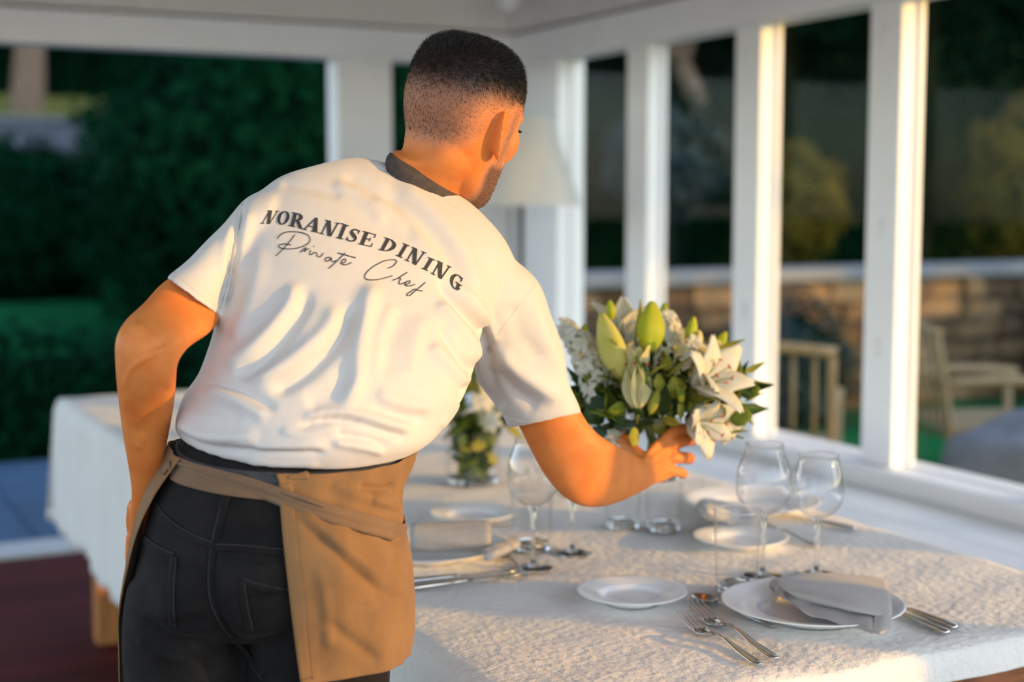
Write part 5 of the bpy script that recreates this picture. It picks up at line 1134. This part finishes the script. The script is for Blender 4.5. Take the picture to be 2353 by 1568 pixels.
def bush(name, label, c, r, n, size, mat, seed, cat='bush', group=None, stem=True):
    t = thing(name, label, cat, (c[0], c[1], 0), group); q = np.array([0, 0, c[2]])
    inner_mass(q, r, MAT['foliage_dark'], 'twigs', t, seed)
    pts, nr = blob(q, r, n, .16, seed); o = obj('foliage', *leaves_at(pts, nr, size), MAT[mat], t, recalc=False); o['kind'] = 'stuff'
    if stem: obj('stem', *tube([(0, 0, -.02), (.02, .01, c[2]*.5), (0, 0, c[2])], [.05, .045, .03], 8, 8), MAT['bark'], t)
    return t
def tree(name, label, base, h, crowns, n, size, mat, seed, tr=.16, lean=(0, 0), group='trees beyond the lawn', bark='bark', core=True):
    t = thing(name, label, 'tree', base, group); top = np.array([lean[0], lean[1], h])
    tk = obj('trunk', *tube([(0, 0, -.1), top*.4+(.05, 0, 0), top], [tr*1.25, tr, tr*.6], 12, 14), MAT[bark], t)
    for k in range(4):
        a = k*1.6+seed; obj('branch', *tube([top*.75, top*.95+np.array([.5*math.cos(a), .5*math.sin(a), .3]), top+np.array([1.2*math.cos(a), 1.2*math.sin(a), 1.0])], [tr*.45, tr*.35, tr*.15], 8, 8), MAT[bark], tk)
    for i, (c, r) in enumerate(crowns):
        pts, nr = blob(c, r, n, .2, seed+i); o = obj('foliage', *leaves_at(pts, nr, size), MAT[mat], t, recalc=False); o['kind'] = 'stuff'
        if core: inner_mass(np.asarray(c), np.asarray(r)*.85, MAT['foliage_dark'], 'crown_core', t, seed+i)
    return t
def hedge(name, label, x0, x1, y0, y1, z0, z1, n, size, mat, seed):
    t = thing(name, label, 'hedge', ((x0+x1)/2, (y0+y1)/2, z0)); off = np.array([(x0+x1)/2, (y0+y1)/2, z0])
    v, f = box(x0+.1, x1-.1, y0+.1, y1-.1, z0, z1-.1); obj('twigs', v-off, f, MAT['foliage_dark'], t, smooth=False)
    pts, nr = box_pts(x0, x1, y0, y1, z0, z1, n, seed); o = obj('foliage', *leaves_at(pts-off, nr, size), MAT[mat], t, recalc=False); o['kind'] = 'stuff'
    return t

g = structure('ground', *box(-70, 90, 6.36, 110, -.3, -.05), MAT['lawn'], label='shaded green lawn outside the garden room', cat='lawn')
structure('ground_side', *box(XW+.17, 90, -60, 6.36, -.3, -.06), MAT['lawn'], label='green garden ground outside the windows', cat='lawn')
structure('ground_open', *box(-70, X0-.02, -60, 6.36, -.3, -.06), MAT['terrace_bounce'], label='unseen terrace ground made pale to bounce light, open side of the room', cat='terrace')
structure('ground_house', *box(X0-.02, XW+.17, -60, Y0-.02, -.3, -.06), MAT['terrace_bounce'], label='unseen terrace ground made pale to bounce light, in front of the room', cat='terrace')
pav = structure('paving', *box(-6, 5.2, YB+.17, 8.55, -.12, -.045), MAT['mortar'], label='blue-grey stone paving just outside the open end', cat='paving')
pm = mesh('paving_slab', *box(0, .59, 0, .53, 0, .022, .004), smooth=False); pm.materials.append(MAT['paving'])
for i in range(11):
    for j in range(4):
        o = bpy.data.objects.new('paving_slab', pm); COL.objects.link(o); o.parent = pav; o.location = (-1.4+i*.6, YB+.18+j*.54, -.044)
hedge('low_hedge', 'low clipped hedge along the far edge of the paving', -3.5, 4.4, 8.6, 9.35, -.05, .60, 9000, .07, 'foliage_mid', 3)
# bushes and trees seen past the open end
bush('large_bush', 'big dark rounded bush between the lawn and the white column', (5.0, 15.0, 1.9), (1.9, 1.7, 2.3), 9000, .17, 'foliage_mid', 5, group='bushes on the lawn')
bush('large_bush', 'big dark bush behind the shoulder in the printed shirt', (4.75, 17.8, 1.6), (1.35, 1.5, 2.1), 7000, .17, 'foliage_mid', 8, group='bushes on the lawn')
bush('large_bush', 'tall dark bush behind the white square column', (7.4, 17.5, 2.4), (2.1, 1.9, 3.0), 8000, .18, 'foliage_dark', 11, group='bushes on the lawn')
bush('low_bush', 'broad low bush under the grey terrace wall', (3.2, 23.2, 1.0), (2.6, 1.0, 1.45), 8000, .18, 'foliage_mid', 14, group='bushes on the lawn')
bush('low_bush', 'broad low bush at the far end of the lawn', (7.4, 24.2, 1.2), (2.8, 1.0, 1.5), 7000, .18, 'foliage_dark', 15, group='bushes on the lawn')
# terrace on the slope
tw = thing('terrace_wall', 'pale grey terrace wall up the slope beyond the lawn', 'wall', (5, 25.6, 0))
obj('wall_face', *box(-7, 7, 0, .5, -.1, 2.78, .02), MAT['stone_grey'], tw, smooth=False); obj('coping', *box(-7.05, 7.05, -.06, .56, 2.781, 2.86, .01), MAT['stone_cap'], tw, smooth=False)
structure('ground_terrace', *(np.array([(-8, 26.1, 2.78), (20, 26.1, 2.78), (20, 44, 5.2), (-8, 44, 5.2), (-8, 26.1, 2.2), (20, 26.1, 2.2), (20, 44, 2.2), (-8, 44, 2.2)]), [(0, 1, 2, 3), (7, 6, 5, 4), (0, 4, 5, 1), (1, 5, 6, 2), (2, 6, 7, 3), (3, 7, 4, 0)]), MAT['lawn_dry'], label='yellow-green grass slope above the terrace wall', cat='slope')
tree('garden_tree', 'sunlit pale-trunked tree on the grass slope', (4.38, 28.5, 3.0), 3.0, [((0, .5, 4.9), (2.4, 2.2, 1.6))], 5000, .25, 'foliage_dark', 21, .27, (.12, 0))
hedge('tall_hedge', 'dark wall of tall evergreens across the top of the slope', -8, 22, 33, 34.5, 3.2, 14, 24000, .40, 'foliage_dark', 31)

# stone wall, hedge and trees seen through the windows
sw = thing('stone_wall', 'rough dry stone garden wall with pale cap outside the windows', 'wall', (4.6, 8.2, -.05))
obj('wall_core', *box(0, 8.4, .06, .40, 0, .93), MAT['mortar'], sw, smooth=False)
g2 = np.random.default_rng(5); z = 0.0; stone_protos = []
for k in range(8):
    v, f = box(0, 1, 0, 1, 0, 1, .12); stone_protos.append(mesh('stone', v+g2.normal(0, .03, v.shape), f, smooth=False)); stone_protos[-1].materials.append(MAT['stone'])
for r in range(6):
    x = -.02+g2.uniform(0, .1); h = .155
    while x < 8.3 and x < 8.38:
        w = g2.uniform(.14, .5); w = min(w, 8.4-x); o = bpy.data.objects.new('stone', stone_protos[g2.integers(0, 8)]); COL.objects.link(o); o.parent = sw
        o.location = (x+.008, g2.uniform(-.06, .02), r*h+.006+g2.uniform(-.012, .012)); o.scale = (max(w-.016, .03), .14, h-.012+g2.uniform(-.03, .015)); x += w
obj('coping', *box(-.05, 8.45, -.05, .46, .935, 1.02, .012), MAT['stone_cap'], sw, smooth=False)
structure('ground_bank', *box(4.5, 30, 8.62, 40, -.2, .86), MAT['lawn'], label='raised ground behind the stone wall', cat='bank')
hedge('tall_hedge', 'clipped dark hedge on top of the stone wall', 4.6, 16, 9.75, 10.75, .86, 2.25, 14000, .08, 'foliage_dark', 41)
bush('yellow_shrub', 'yellow-leaved shrub in front of the clipped hedge by the edge of the picture', (9.35, 9.0, 1.5), (.5, .32, .75), 4000, .06, 'foliage_yellow', 43, 'shrub', 'yellow shrubs above the stone wall', False)
bush('yellow_shrub', 'yellow-leaved shrub glowing behind the middle window', (7.2, 9.2, 1.4), (.36, .3, .45), 3500, .06, 'foliage_yellow', 44, 'shrub', 'yellow shrubs above the stone wall', False)
bush('blue_shrub', 'blue-grey shrub seen through the window behind the flowers', (5.95, 9.2, 1.72), (.45, .3, .4), 3500, .07, 'foliage_blue', 45, 'shrub', None, False)
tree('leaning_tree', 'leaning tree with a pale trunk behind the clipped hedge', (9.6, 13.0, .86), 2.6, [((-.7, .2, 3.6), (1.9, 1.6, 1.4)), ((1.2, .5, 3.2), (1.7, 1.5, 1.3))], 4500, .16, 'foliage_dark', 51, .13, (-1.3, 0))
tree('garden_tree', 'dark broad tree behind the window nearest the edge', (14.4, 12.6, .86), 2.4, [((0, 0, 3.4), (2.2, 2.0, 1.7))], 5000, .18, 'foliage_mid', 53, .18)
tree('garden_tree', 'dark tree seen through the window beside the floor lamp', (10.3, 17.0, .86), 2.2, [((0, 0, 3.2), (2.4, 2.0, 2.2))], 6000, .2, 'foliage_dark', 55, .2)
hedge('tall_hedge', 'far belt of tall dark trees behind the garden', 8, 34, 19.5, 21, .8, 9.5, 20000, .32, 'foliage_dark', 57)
bush('low_shrub', 'low dark shrub at the foot of the stone wall behind the flowers', (6.0, 7.75, .28), (.55, .3, .5), 2500, .07, 'foliage_blue', 61, 'shrub', 'shrubs at the foot of the stone wall', False)
bush('low_shrub', 'low dark shrub at the foot of the stone wall by the nearest window', (8.75, 7.6, .3), (.6, .35, .55), 2500, .07, 'foliage_dark', 62, 'shrub', 'shrubs at the foot of the stone wall', False)
# chairs and a boulder on the grass by the windows
def garden_chair(loc, rz, label):
    t = thing('garden_chair', label, 'chair', loc, 'cane chairs in the garden', rz)
    for sx in (-1, 1):
        obj('leg', *tube([(sx*.25, -.25, 0), (sx*.25, -.25, .62)], .02, 10), MAT['cane'], t); obj('leg', *tube([(sx*.25, .25, 0), (sx*.25, .27, .45), (sx*.25, .34, .88)], .02, 10, 10), MAT['cane'], t)
        obj('armrest', *tube([(sx*.25, -.29, .63), (sx*.25, 0, .65), (sx*.25, .31, .64)], [.028, .026, .022], 10, 8), MAT['cane'], t)
        obj('side_brace', *tube([(sx*.25, -.25, .2), (sx*.25, .26, .36)], .012, 8), MAT['cane'], t)
    obj('seat', *box(-.27, .27, -.27, .28, .40, .44, .01), MAT['cane'], t, smooth=False)
    obj('top_rail', *tube([(-.27, .34, .88), (0, .355, .90), (.27, .34, .88)], .024, 10, 8), MAT['cane'], t)
    for k in range(5): obj('back_slat', *tube([(-.18+k*.09, .28, .44), (-.18+k*.09, .34, .87)], .010, 8), MAT['cane'], t)
    return t
garden_chair((3.98, 5.2, -.06), 2.4, 'cane chair on the grass behind the middle window')
garden_chair((5.35, 5.35, -.06), 1.2, 'cane chair on the grass behind the nearest window')
bt = thing('garden_boulder', 'large rounded blue-grey boulder close outside the nearest window', 'boulder', (4.75, 4.35, -.06))
v, f = lathe([(math.sin(a), -math.cos(a)) for a in np.linspace(0, math.pi, 22)], 32); k = 1+.07*np.sin(v[:, 0]*4)*np.sin(v[:, 1]*5+1)+.04*np.sin(v[:, 2]*9+v[:, 0]*6)
obj('rock', v*k[:, None]*np.array([.50, .42, .36])+np.array([0, 0, .28]), f, MAT['stone_grey'], bt)
# unseen trees added to block the sun over the garden; sparse second one dapples
for i, (bx, by, hh, cz, rr, lab) in enumerate([(11.3, -.75, 2.0, 3.4, (1.8, 1.8, 2.6), 'first'), (14.5, 2.2, 2.2, 4.0, (2.1, 2.0, 3.0), 'second'), (17.0, 5.2, 2.4, 4.2, (2.2, 2.0, 3.2), 'third'), (20.0, 8.0, 2.4, 4.6, (2.6, 2.2, 3.6), 'fourth')]):
    tree('added_shade_tree', 'added out-of-view leafy tree shading the garden, %s from the house' % lab, (bx, by, -.06), hh, [((0, 0, cz), rr)], 260 if i == 1 else 5000, .42 if i == 1 else .3, 'foliage_mid', 70+i, .2, group='added shade trees out of view', core=i != 1)
